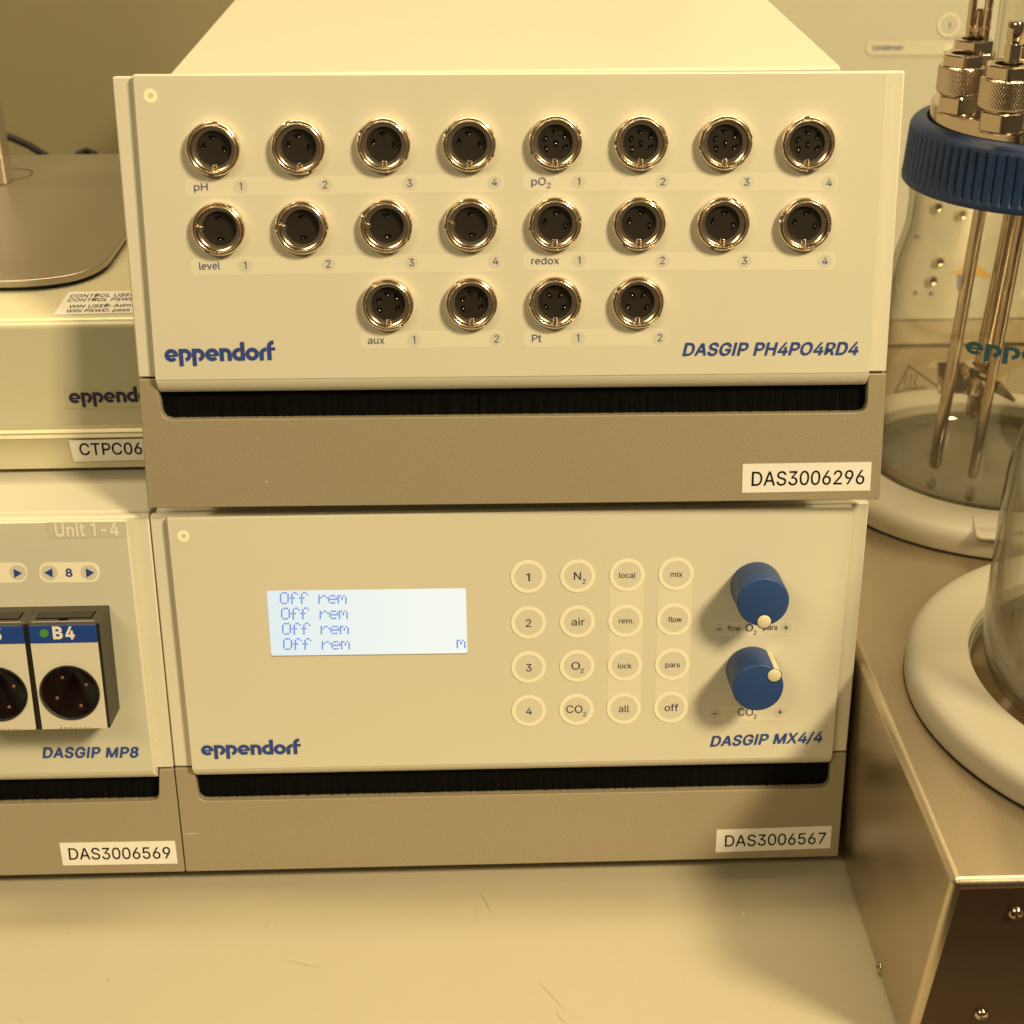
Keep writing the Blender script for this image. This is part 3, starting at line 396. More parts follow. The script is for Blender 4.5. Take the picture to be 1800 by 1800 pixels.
def instrument(P, name, label, outer, split, plate, foil_bottom, slot, body, foilmat, group, ztop, zbot, depth=0.34, stripes=True):
    """outer: TL,TR,BR,BL photo corners of the front; split: L,R where cream meets grey; plate: TL,TR,BR,BL of the raised plate with its lip;
    foil_bottom: L,R; slot: L,R photo corners of the bottom of the black slot; body: x range and so on"""
    E = empty(name, label, 'instrument', P.M, group=group)
    TL, TR, BR, BL = [P.at(*p) for p in outer]; SL, SR = [P.at(*p) for p in split]
    PTL, PTR, PBR, PBL = [P.at(*p, 0.003) for p in plate]; FL, FR = [P.at(*p, 0.003) for p in foil_bottom]
    KL, KR = [P.at(*p, 0) for p in slot]
    g = 0.0004
    # casing behind, with its front leaning as the face does
    prof_w = [(P.O.y+0.0065, zbot), (P.O.y+0.0065+(ztop-zbot)*math.tan(TILT), ztop), (depth, ztop), (depth, zbot)]
    x0, x1 = body
    v, f = prismx(prof_w, x0, x1)
    obj('housing', ([P.loc(p) for p in v], f), M['top'], E, bevel=0.0012)
    # thin dark backing that shows in the joints
    obj('backing', prism([(BL[0]+.001, BL[1]+.002), (BR[0]-.001, BR[1]+.002), (TR[0]-.001, TR[1]-.002), (TL[0]+.001, TL[1]-.002)], 0.0046, 0.0064), M['black'], E)
    # cream frame
    obj('frame', prism([(SL[0], SL[1]+g), (SR[0], SR[1]+g), TR, TL], 0.0, 0.0044), M['case'], E, bevel=0.0006)
    # grey base with the arms that rise beside the slot
    r = 0.0046
    poly = [BL, BR, (SR[0], SR[1]-g), (PBR[0]+0.0006, SR[1]-g)]
    rr = [0.001, 0.001, 0.0005, 0.0005]
    poly += [KR, KL, (PBL[0]-0.0006, SL[1]-g), (SL[0], SL[1]-g)]; rr += [r, r, 0.0005, 0.0005]
    obj('base_panel', prism(roundpoly(poly, rr), -0.0002, 0.0044), M['grey'], E, bevel=0.0005)
    # raised plate: rounded lip at its foot
    prof = [(0.003, 0.0), (0.0028, 0.12), (0.0024, 0.30), (0.0016, 0.55), (0.0004, 0.80), (-0.0012, 1.0)]
    V = []; F = []
    def col(side):
        T = (PTL, PTR)[side]; Fb = (FL, FR)[side]; B = (PBL, PBR)[side]
        c = [(T[0], 0.0004, T[1]), (T[0], -0.003, T[1]), (Fb[0], -0.003, Fb[1])]
        for n, t in prof[1:]: c.append((lerp(Fb[0], B[0], t), -n, lerp(Fb[1], B[1], t)))
        c.append((B[0], 0.003, B[1])); return c
    a, b = col(0), col(1); k = len(a); V = a+b
    F = [(i, i+1, i+1+k, i+k) for i in range(k-1)] + [(k-1, 0, k, 2*k-1), tuple(range(k-1, -1, -1)), tuple(range(k, 2*k))]
    pl = obj('front_plate', (V, F), M['case'], E, bevel=0.0007, angle=30)
    foil = roundpoly([(PTL[0]+.0004, PTL[1]-.0004), (PTR[0]-.0004, PTR[1]-.0004), (FR[0]-.0004, FR[1]+.0002), (FL[0]+.0004, FL[1]+.0002)], 0.0004, 3)
    obj('foil', prism(foil, -0.0033, -0.0028), foilmat, pl, bevel=0.0001)
    # thin shadow joint above the lip
    # slot: recessed, with bristles
    obj('slot_back', box(KL[0]-.004, KR[0]+.004, 0.0038, 0.0045, KL[1]-.003, PBL[1]+.003), M['black'], E)
    bv = []; bf = []; zt = max(PBL[1], PBR[1])+.001
    nb = 260
    for i in range(nb):
        x = lerp(KL[0]+.0005, KR[0]-.0005, (i+random.random())/nb); zz = KL[1]-.001
        q = 0.0026+random.random()*0.0008; x2 = x+random.uniform(-.0012, .0012)
        n0 = len(bv); bv += [(x-.00012, q, zt), (x+.00012, q, zt), (x2+.00012, q, zz), (x2-.00012, q, zz)]; bf.append((n0, n0+1, n0+2, n0+3))
    obj('bristles', (bv, bf), M['brush'], E, kind='stuff')
    for sx in (0.12, 0.88):
        for yy in (0.03, 0.25):
            c = P.loc((lerp(x0, x1, sx), P.O.y+yy, zbot-0.0072))
            v, f = lathe([(0.008, 0), (0.008, 0.0075)], 20, 'z')
            R3 = P.I.to_3x3()
            obj('foot', ([tuple(R3 @ Vector(p)+Vector(c)) for p in v], f), M['rubber'], E)
    return E, pl

def lettering(P, parent, s, pl, pr, cap, material, n=0.0036, bold=0.0, shear=0.0):
    return obj('lettering', textvf(P, s, pl, pr, cap, n, bold, shear), material, parent)
def ctext(P, parent, s, cx, by, cap, material, n=0.0036, bold=0.0, k=1.0):
    v, f = glyphs(s, bold); wpx = (max(x for x, y in v)-min(x for x, y in v))/CAPH*cap*k
    return lettering(P, parent, s, (cx-wpx/2, by), (cx+wpx/2, by), cap, material, n, bold)
def pill(P, parent, xl, xr, yl0, yl1, yr0, yr1, n=0.00335, material=None, name='print_bar'):
    pts = [P.at(xl, yl1, n), P.at(xr, yr1, n), P.at(xr, yr0, n), P.at(xl, yl0, n)]
    r = abs(pts[3][1]-pts[0][1])*0.499
    return obj(name, sheet(roundpoly(pts, r, 8), n), material or M['pill'], parent)
def disc(P, parent, cx, cy, r, n=0.00342, material=None, name='print_disc'):
    c = P.at(cx, cy, n); rx = P.at(cx+r, cy, n)[0]-c[0]
    return obj(name, sheet(circ(c[0], c[1], rx), n), material or M['disc'], parent)
def led(P, E, cx, cy, r0, r1):
    c = P.at(cx, cy, 0.0034); k = P.at(cx+1, cy, 0.0034)[0]-c[0]
    obj('status_light', ringsheet(c[0], c[1], r0*k, r1*k, 0.0034), M['led'], E, label='small glowing ring light')
def label_tape(P, E, corners, n=0.00022, t=0.0002):
    pts = [P.at(*p, n) for p in corners]
    return obj('label_tape', prism(pts, -n-t, -n), M['sticker'], E, label='white tape label with a printed serial number')

# ================================================================== SETTING
o = obj('bench_top', box(-1.6, 1.6, -0.172, 1.2, -0.03, 0.0), M['bench'], bevel=0.002); o['kind'] = 'structure'
BENCH = o
o = obj('wall', box(-2.2, 2.2, 0.47, 0.50, -0.9, 2.2), M['wall']); o['kind'] = 'structure'
o = obj('floor', box(-3, 3, -3, 1.2, -0.95, -0.9), M['floor']); o['kind'] = 'structure'
def onbench(name, pts, wdt, mt):
    pts = [onz(px, py, 0.0002) for px, py in pts]; v = []; f = []
    n = len(pts)
    for i, p in enumerate(pts):
        d = (pts[min(i+1, n-1)]-pts[max(i-1, 0)]).normalized(); s = Vector((-d.y, d.x, 0))*wdt/2*(0.3 if i in (0, n-1) else 1)
        v += [tuple(p+s), tuple(p-s)]
    f = [(2*i, 2*i+1, 2*i+3, 2*i+2) for i in range(n-1)]
    return v, f
sc = [[(467, 1622), (469, 1628), (468, 1634)], [(842, 1565), (853, 1583), (865, 1608)], [(835, 1600), (834, 1626)], [(505, 1688), (535, 1695), (570, 1701)],
      [(945, 1725), (965, 1745), (995, 1778)], [(975, 1778), (985, 1790), (996, 1800)], [(18, 1782), (40, 1797)], [(730, 1620), (745, 1623)], [(1215, 1668), (1235, 1671)], [(560, 1768), (563, 1776)]]
obj('scratch_marks', merge(*[onbench('s', p, 0.00022, None) for p in sc]), M['scratch'], BENCH, kind='stuff')
sp = []
for px, py, r in [(190, 1722, .0006), (350, 1622, .0003), (1150, 1705, .0003), (120, 1640, .0003), (1194, 1541, .0005), (700, 1752, .0003), (243, 1655, .0002)]:
    c = onz(px, py, 0.00025); sp.append(([(c.x+r*cos(a)*random.uniform(.6, 1.2), c.y+r*sin(a)*random.uniform(.6, 1.2), .00025) for a in [i*PI/4 for i in range(8)]], [tuple(range(8))]))
obj('dark_specks', merge(*sp), M['scratch'], BENCH, kind='stuff')
c = onz(1307, 1606, 0.0003); obj('white_speck', ([(c.x+.0005*cos(i*PI/4), c.y+.0005*sin(i*PI/4), .0003) for i in range(8)], [tuple(range(8))]), M['speck'], BENCH)

# ================================================================== UPPER INSTRUMENT
GI = 'cream and grey bench instruments of the same make'
U, UP_ = instrument(UPPER, 'sensor_instrument', 'wide cream instrument with twenty round metal sockets, stacked on the one with the lit display',
    [(197, 135), (1591, 125), (1546, 878), (260, 893)], [(243, 665), (1558, 655)],
    [(232, 131), (1562, 126), (1525, 681), (276.5, 694)], [(272, 669), (1529, 655.5)], [(286, 738), (1524, 725.5)],
    (-0.1288, 0.1272), M['foil'], GI, 0.3537, 0.1848)
for a in ((324, 887, 313, 346, 304, 337), (918, 1474, 303, 336, 303, 335), (334, 886, 453, 485, 445, 477), (918, 1470, 442.5, 475.5, 443, 475),
          (632, 887, 583, 613, 580, 610), (919, 1175, 580, 610, 577, 608)):
    pill(UPPER, UP_, a[0], a[1], a[2], a[3], a[4], a[5])
th = M['inkthin']
NUM = [('1', 423.5, 333.7), ('2', 571.7, 330.8), ('3', 720.3, 328.2), ('4', 869.5, 326.5), ('1', 1017.5, 325.3), ('2', 1165.3, 325.5), ('3', 1312.7, 326.3), ('4', 1457.5, 327.3),
       ('1', 431.5, 472.7), ('2', 577.5, 470.2), ('3', 723.7, 467.8), ('4', 871.5, 464.8), ('1', 1018.3, 464), ('2', 1164.5, 464.2), ('3', 1308.7, 464.5), ('4', 1450.3, 464.8),
       ('1', 728, 603.5), ('2', 873, 602), ('1', 1016, 600.5), ('2', 1160, 599.8)]
for s, x, y in NUM:
    disc(UPPER, UP_, x, y-6, 12)
    ctext(UPPER, UP_, s, x, y, 13, th, bold=0.0)
lettering(UPPER, UP_, 'pH', (341.5, 335), (365.5, 334.3), 13, th, bold=0.0)
lettering(UPPER, UP_, 'pO', (934.5, 325.3), (959.5, 325), 13.2, th, bold=0.0)
lettering(UPPER, UP_, '2', (961.5, 330.3), (968.3, 330.3), 9.5, th)
lettering(UPPER, UP_, 'level', (351, 474), (387, 473), 13.2, th, bold=0.0)
lettering(UPPER, UP_, 'redox', (934.5, 464.5), (983, 464), 12.6, th, bold=0.0)
lettering(UPPER, UP_, 'aux', (647, 604.5), (676, 604), 12.8, th, bold=0.0)
lettering(UPPER, UP_, 'Pt', (935.5, 601), (952, 600.8), 12.8, th, bold=0.0)
obj('lettering', logovf(UPPER, (290.5, 636), (485, 632.7), 22.5, 0.0036), M['ink'], UP_)
lettering(UPPER, UP_, 'DASGIP PH4PO4RD4', (1200, 624.8), (1512, 623), 21.5, M['ink'], bold=0.02, shear=0.21)
led(UPPER, UP_, 264.5, 168.5, 5.2, 12)
t = label_tape(UPPER, U, [(1304, 866), (1529.5, 862), (1532, 812), (1305.5, 815.5)])
lettering(UPPER, t, 'DAS3006296', (1321, 854), (1519, 850.7), 24.5, M['inkblack'], n=0.0005, bold=0.006)

# sockets
KH = 0.0009
def ang(a, r): return (r*cos(math.radians(a)), r*sin(math.radians(a)))
LAY = {'ph': [(90, 4.0, 170), (172, 4.0, 80), (-8, 4.0, 100)], 'level': [(85, 4.0, 175), (-88, 4.0, 5)],
       'po2': [(92, 3.9, 150), (32, 4.1, 80), (155, 4.0, 235), (0, 0.0, -90), (-30, 4.0, 45), (-150, 4.0, -90)],
       'redox': [(88, 4.0, 10), (172, 4.0, 80), (-8, 4.0, -90)], 'aux': [(90, 3.9, 150), (35, 4.0, 100), (160, 4.0, 45), (-28, 4.0, 60), (-150, 4.0, -80)],
       'pt': [(128, 3.9, -50), (55, 3.9, 235), (-158, 4.1, -50), (-25, 4.1, 235)]}
def socket_parts(kind):
    key = 180 if kind == 'level' else 270
    ins = lathe([(0.0, 0.00088), (0.0063, 0.00088), (0.0066, 0.0006), (0.0066, 0.0)], 40, 'y')
    holes = []; pins = []
    for a, r, sl in LAY[kind]:
        x, z = ang(a, r*0.001)
        holes.append(sheet(circ(x, z, 0.00095, 16), 0.00094))  # flat black shapes on top, painted as the dark inside the holes
        dx, dz = ang(sl, 0.0017); px, pz = ang(sl+90, 0.00055)
        holes.append(sheet([(x+px, z+pz), (x-px, z-pz), (x+dx-px, z+dz-pz), (x+dx+px, z+dz+pz)], 0.00096))
        pins.append(lathe([(0.0, 0.00035), (0.00022, 0.0002), (0.0003, 0.0)], 8, 'y', (x+0.00015, -0.00097, z-0.00035)))
    kx, kz = ang(key, 0.0067)
    w2 = 0.0009
    if key == 270: tab = box(kx-w2, kx+w2, -0.0013, 0, kz-0.0009, kz+0.0007)
    else: tab = box(kx-0.0009, kx+0.0007, -0.0013, 0, kz-w2, kz+w2)
    return ins, merge(*holes), merge(*pins), tab
prof = [(0.0102, 0.0), (0.0102, 0.0026), (0.01005, 0.0031), (0.0097, 0.0034), (0.0096, 0.00345), (0.00945, 0.0033), (0.0094, 0.0027), (0.0092, 0.0026), (0.00905, 0.0028),
        (0.0090, 0.0041), (0.0089, 0.0043), (0.0087, 0.0044), (0.0085, 0.0043), (0.0084, 0.0040), (0.0081, 0.0012), (0.0080, 0.0003), (0.0076, 0.0002), (0.0066, 0.0002)]
SEG = 96
def shellvf(notch):
    v, f = lathe(prof, SEG, 'y'); f = f[:-2]
    out = []
    n = len(prof)
    for i in range(SEG):
        a = 360*i/SEG
        d = min(abs((a-notch+180) % 360-180), abs((a-notch-180+180) % 360-180))
        for k in range(n):
            x, y, z = v[i*n+k]
            if d < 5.5 and 2 <= k <= 6: y = -0.0024
            out.append((x, y, z))
    return out, f
SOCK = [('ph', 375, 261.5, 82), ('ph', 524.5, 258.5, 114), ('ph', 674.5, 254.5, 150), ('ph', 825, 253.5, 153),
        ('po2', 976.5, 250.6, 21), ('po2', 1127, 251, 0), ('po2', 1275.5, 250.5, 11), ('po2', 1420.5, 252.5, 96),
        ('level', 384.5, 402.5, 59), ('level', 530.5, 400, 0), ('level', 679, 397.5, 150), ('level', 827.5, 395, 4),
        ('redox', 976, 393.5, 10), ('redox', 1124, 393, 55), ('redox', 1271, 393, 66), ('redox', 1415, 394, 164),
        ('aux', 682, 535.5, 122), ('aux', 829, 533.5, 122), ('pt', 976, 532, 3), ('pt', 1121.5, 531.5, 147)]
proto = {}
for kind, px, py, notch in SOCK:
    c = UPPER.at(px, py, 0.0050)
    sh = obj('socket', shellvf(notch), M['nickel'], U, smooth=True, loc=(c[0], -0.0033, c[1]), angle=50)
    if kind not in proto:
        ins, holes, pins, tab = socket_parts(kind)
        proto[kind] = [obj('insert', ins, M['insert'], sh, smooth=True, angle=40), obj('painted_contact_holes', holes, M['hole'], sh), obj('contacts', pins, M['nickel'], sh, smooth=True), obj('key_tab', tab, M['nickel'], sh, bevel=0.0002)]
    else:
        for q in proto[kind]:
            d = q.copy(); COL.objects.link(d); d.parent = sh

# ================================================================== LOWER INSTRUMENT
Lw, LP = instrument(LOWER, 'gas_mixing_instrument', 'wide cream instrument with a lit display and two blue knobs, standing on the bench',
    [(263, 907), (1528, 883), (1473, 1505), (327, 1532)], [(307, 1349), (1488, 1322)],
    [(292, 911), (1500, 890), (1461, 1347.5), (341.5, 1370)], [(337, 1353.5), (1464, 1330.5)], [(350, 1408.5), (1458, 1385)],
    (-0.1510, 0.1490), M['foil'], GI, 0.1766, 0.0085)
led(LOWER, LP, 322.5, 942.5, 5, 10.5)
obj('lettering', logovf(LOWER, (354.5, 1328), (529.5, 1325.5), 18, 0.0036), M['ink'], LP)
lettering(LOWER, LP, 'DASGIP MX4/4', (1248.5, 1312), (1448, 1304), 17.5, M['ink'], bold=0.02, shear=0.21)
t = label_tape(LOWER, Lw, [(1257.5, 1498), (1459, 1490.5), (1462, 1451.5), (1260, 1458.5)])
lettering(LOWER, t, 'DAS3006567', (1274, 1488.3), (1451, 1483), 19.5, M['inkblack'], n=0.0005, bold=0.006)
def mark(P, E, pts, wd, mt, n=0.0004):
    q = [P.at(*p, n) for p in pts]; v = []; m_ = len(q)
    for k, (x, z) in enumerate(q): hw = wd/2*(0.2 if k in (0, m_-1) else 1); v += [(x, -n, z-hw), (x, -n, z+hw)]
    obj('scuff', (v, [(2*k, 2*k+2, 2*k+3, 2*k+1) for k in range(m_-1)]), M[mt], E)
mark(LOWER, Lw, [(321, 1466.5), (336, 1465.6), (352, 1464.6)], .0003, 'sticker'); mark(LOWER, Lw, [(1403, 1412), (1403.6, 1414), (1404, 1416)], .0004, 'sticker')
mark(UPPER, U, [(467, 846), (469, 847), (470.5, 848)], .0005, 'sticker'); mark(UPPER, U, [(452, 769), (453.5, 770), (455, 770.4)], .0003, 'sticker')
# display
cn = [LOWER.at(*p, 0.0034) for p in ((477, 1152.5), (821.5, 1148), (818.5, 1034.5), (468.5, 1039))]
dsp = obj('display', prism(roundpoly(cn, 0.0008, 4), -0.00345, -0.0031), M['lcd'], Lw, label='lit pale blue display reading Off rem on four lines')
cw = roundpoly([(cn[0][0]-.0001, cn[0][1]-.00045), (cn[1][0]+.0001, cn[1][1]-.00045), (cn[1][0]+.0001, cn[1][1]+.001), (cn[0][0]-.0001, cn[0][1]+.001)], 0.0006, 3)
obj('painted_gap_shade', prism(cw, -0.00342, -0.0031), M['vent'], dsp)  # solid grey strip, painted as the shade along the display's lower edge
G5 = {'O': ["01110", "10001", "10001", "10001", "10001", "10001", "01110"], 'f': ["00110", "01001", "01000", "11100", "01000", "01000", "01000"],
      'r': ["00000", "00000", "10110", "11001", "10000", "10000", "10000"], 'e': ["00000", "00000", "01110", "10001", "11111", "10000", "01110"],
      'm': ["00000", "00000", "11010", "10101", "10101", "10001", "10001"]}
dv = []; df = []
def Z(x, y): return (440+x/4.286, 1000+y/4.286)
for row, (ox, top, bot) in enumerate([(222, 175, 268), (231, 292, 384), (239, 407, 498), (247, 522, 613)]):
    line = [(i, c) for i, c in enumerate('Off rem') if c != ' ']
    if row == 3: line.append((18, 'm'))
    for ci, ch in line:
        for ry in range(7):
            for rx in range(5):
                if G5[ch][ry][rx] == '1':
                    x = ox+ci*72.6+rx*14.2; y = top+ry*(bot-top)/7.0-(ci*72.6+rx*14.2)*0.012*0.9
                    a = LOWER.at(*Z(x, y), 0.0036); b = LOWER.at(*Z(x+11.6, y+11.2), 0.0036)
                    n0 = len(dv); dv += [(a[0], -.0036, a[1]), (b[0], -.0036, a[1]), (b[0], -.0036, b[1]), (a[0], -.0036, b[1])]; df.append((n0, n0+1, n0+2, n0+3))
obj('display_characters', (dv, df), M['lcdink'], dsp, kind='stuff')
# key pads
def B(x, y): return (880+x/5.1429, 960+y/5.1429)
C1 = [(250, 275), (253, 690), (254, 1092), (256, 1485)]; C2 = [(698, 268), (695, 682), (692, 1082), (686, 1475)]
C3 = [(1145, 260), (1131, 675), (1124, 1075), (1114, 1467)]; C4 = [(1587, 250), (1570, 662), (1553, 1067), (1540, 1455)]
for Cc in (C3, C4):
    a = LOWER.at(*B(*Cc[0]), .00335); b = LOWER.at(*B(*Cc[3]), .00335); r = 0.0073
    pts = [(b[0]-r, b[1]), (b[0]+r, b[1]), (a[0]+r, a[1]), (a[0]-r, a[1])]
    obj('print_bar', sheet(pts, 0.00335), M['pill'], LP)
TX = {(0, 0): [('1', 232, 265, 315, 68)], (0, 1): [('2', 229, 277, 730, 68)], (0, 2): [('3', 231, 281, 1132, 66)], (0, 3): [('4', 232, 283, 1522, 62)],
      (1, 0): [('N', 664, 727, 303, 68), ('2', 740, 768, 338, 40)], (1, 1): [('air', 643, 760, 717, 66)], (1, 2): [('O', 641, 718, 1116, 68), ('2', 721, 750, 1146, 38)],
      (1, 3): [('CO', 594, 740, 1508, 68), ('2', 746, 774, 1536, 38)], (2, 0): [('local', 1073, 1220, 287, 48)], (2, 1): [('rem.', 1072, 1205, 698, 48)],
      (2, 2): [('lock', 1063, 1185, 1105, 46)], (2, 3): [('all', 1069, 1163, 1501, 62)], (3, 0): [('mix', 1538, 1644, 277, 48)], (3, 1): [('flow', 1515, 1638, 687, 48)],
      (3, 2): [('pars', 1492, 1620, 1095, 46)], (3, 3): [('off', 1484, 1606, 1491, 62)]}
for ci, Cc in enumerate((C1, C2, C3, C4)):
    for ri, (x, y) in enumerate(Cc):
        c = LOWER.at(*B(x, y), .0034)
        btn = obj('key_pad', prism(circ(c[0], c[1], 0.0062, 40), -0.00350, -0.0033), M['foil'], Lw)
        obj('key_ring', ringsheet(c[0], c[1], 0.00585, 0.00755, 0.00358, 56), M['ring'], btn)
        for s, xl, xr, yb, cp in TX[(ci, ri)]:
            lettering(LOWER, btn, s, B(xl, yb), B(xr, yb), cp/5.1429, M['inkdark'], n=0.0037, bold=0.0)
# knob legends
def Kz(x, y): return (1200+x/5.1429, 960+y/5.1429)
for xl, xr, yl, yr, h in ((262, 1005, 750, 737, 66), (218, 945, 1518, 1502, 68)):
    a, b = Kz(xl, yl), Kz(xr, yr); pill(LOWER, LP, a[0], b[0], a[1]-h/5.14, a[1]+h/5.14, b[1]-h/5.14, b[1]+h/5.14)
for x, y in ((325, 752), (937, 738), (290, 1516), (882, 1500)):
    a = Kz(x, y); disc(LOWER, LP, a[0], a[1], 11)
for s, xl, xr, yb, cp in (('flow', 402, 522, 768, 50), ('O', 568, 636, 770, 66), ('2', 642, 668, 800, 38), ('pars', 730, 858, 757, 48),
                          ('CO', 497, 637, 1533, 66), ('2', 642, 668, 1560, 38)):
    lettering(LOWER, LP, s, Kz(xl, yb), Kz(xr, yb), cp/5.1429, M['inkdark'])
def bar_(x0, y0, x1, y1):
    a = LOWER.at(*Kz(x0, y0), .0037); b = LOWER.at(*Kz(x1, y1), .0037)
    return [(a[0], -.0037, a[1]), (b[0], -.0037, a[1]), (b[0], -.0037, b[1]), (a[0], -.0037, b[1])], [(0, 1, 2, 3)]
for vf in (bar_(310, 748, 352, 755), bar_(270, 1513, 312, 1520), merge(bar_(917, 734, 958, 740), bar_(934, 717, 940, 733.9), bar_(934, 740.1, 940, 758)), merge(bar_(864, 1497, 902, 1503), bar_(880, 1481, 886, 1496.9), bar_(880, 1503.1, 886, 1520))):
    obj('lettering', vf, M['inkdark'], LP)
# knobs
def knob(fx, fy, pa):
    hk = 0.0192; c = LOWER.at(fx, fy, 0.0033+hk); R = 0.0109; rp = 0.0030; d = 0.0087
    k = obj('knob', lathe([(R*1.0, 0.0006), (R*1.0, hk-0.0012), (R*0.985, hk-0.0006), (R*0.955, hk-0.0001), (R*0.92, hk), (0, hk)], 96, 'y'), M['knob'], Lw, smooth=True, loc=(c[0], -0.0033, c[1]), angle=60)
    a = math.radians(pa); x, z = d*cos(a), d*sin(a)
    obj('pointer', lathe([(rp, 0.0007), (rp, hk-0.0003), (rp*0.96, hk+0.0001), (rp*0.85, hk+0.00035), (0, hk+0.0004)], 32, 'y', (x, 0, z)), M['pointer'], k, smooth=True, angle=60)
    g = []
    obj('pointer_groove', merge(ringsheet(x, z, rp*0.98, rp*1.07, hk+0.00006, 40)), M['black'], k)
knob(1342.2, 1059, -86)
knob(1333, 1209.5, 41)

# ================================================================== LEFT INSTRUMENT (sensor hub)
c0 = LOWER.O+Vector((-0.1508-0.15, 0, 0))
LEFT = Panel((c0.x+0.0, c0.y, c0.z), TILT)
LB = LOWER.at(261, 905)[0]
lx = lambda p, n=0: LEFT.at(*p, n)
TLx = -0.153-0.005
def left_px(local):   # local point of the left panel -> direct coordinates are used instead of pixels for what lies outside the frame
    return local
class Off(Panel):
    pass
R_TR = LEFT.at(260.5, 907); R_BR = LEFT.at(325, 1532); R_S = LEFT.at(305, 1350.5); PTR = LEFT.at(222, 914.5, .003); PBR = LEFT.at(276.5, 1373, .003); FBR = LEFT.at(271, 1356, .003); KR = LEFT.at(279.5, 1408)
FB0 = LEFT.at(0, 1358, .003); PB0 = LEFT.at(0, 1373.5, .003); K0 = LEFT.at(0, 1408.5); PT0 = LEFT.at(0, 918, .003)
def mir(p): return p
def topx(px, z, n=0):
    return px
# express the far (unseen) left corners through the same panel by extending the visible edges
def proj_local(P, x, z, n):
    p = P.M @ Vector((x, -n, z)); d = p-CAM; w_ = d.dot(_f)
    return (900+FPX*d.dot(RGT)/w_, 900-FPX*d.dot(UPV)/w_)
XL = -0.150
pxy = lambda x, z, n=0: proj_local(LEFT, x, z, n)
H_, HS = R_TR[1], R_S[1]
Lf, LFP = instrument(LEFT, 'sensor_hub_instrument', 'cream instrument at the left edge with black sensor modules plugged into its front',
    [pxy(XL, H_), (260.5, 907), (325, 1532), pxy(XL, R_BR[1])], [pxy(XL, HS), (305, 1350.5)],
    [pxy(XL+.007, PTR[1], .003), (222, 914.5), (276.5, 1373), pxy(XL+.007, PBR[1], .003)], [pxy(XL+.007, FBR[1], .003), (271, 1356)], [pxy(XL+.008, KR[1]), (279.5, 1408)],
    (c0.x-0.149, c0.x+0.1488), M['foil2'], GI, 0.1766, 0.0085)
lettering(LEFT, LFP, 'DASGIP MP8', (75, 1332), (246.5, 1331), 17.6, M['ink'], bold=0.024, shear=0.21)
tp = obj('clear_tape', prism([LEFT.at(*p, .0033) for p in ((86, 947), (224, 945), (221.5, 917), (82, 918))], -0.00345, -0.0033), M['tape'], LFP)
lettering(LEFT, LFP, 'Unit 1-4', (97, 943), (209.5, 941), 21.5, M['unittext'], n=0.0037, bold=0.03)
def tri(P, par, pts):
    obj('arrow_mark', sheet([P.at(*p, .0037) for p in pts], .0037), M['ink'], par)
pill(LEFT, LFP, 69, 175.5, 988.5, 1024, 988, 1023.5, material=M['ring'], name='key_frame'); pill(LEFT, LFP, -60, 48, 989, 1024.5, 988.5, 1024, material=M['ring'], name='key_frame')
for x in (87, 156.5, -41, 31): disc(LEFT, LFP, x, 1006.5, 14.5)
tri(LEFT, LFP, [(78, 1006.5), (92.8, 1014.8), (91.5, 999)]); tri(LEFT, LFP, [(151, 999), (152.5, 1015), (165.5, 1006.5)]); tri(LEFT, LFP, [(24, 1000), (25.5, 1015.5), (38.5, 1007.5)])
ctext(LEFT, LFP, '8', 122, 1013.3, 13.5, M['ink'], bold=0.02, k=1.15); ctext(LEFT, LFP, '7', -5, 1013, 12.5, M['ink'], bold=0.012)
t = label_tape(LEFT, Lf, [(111, 1521), (312.5, 1517.5), (307.5, 1478), (104.5, 1481.5)])
lettering(LEFT, t, 'DAS3006569', (122, 1511.2), (300.5, 1509), 20, M['inkblack'], n=0.0005, bold=0.006)
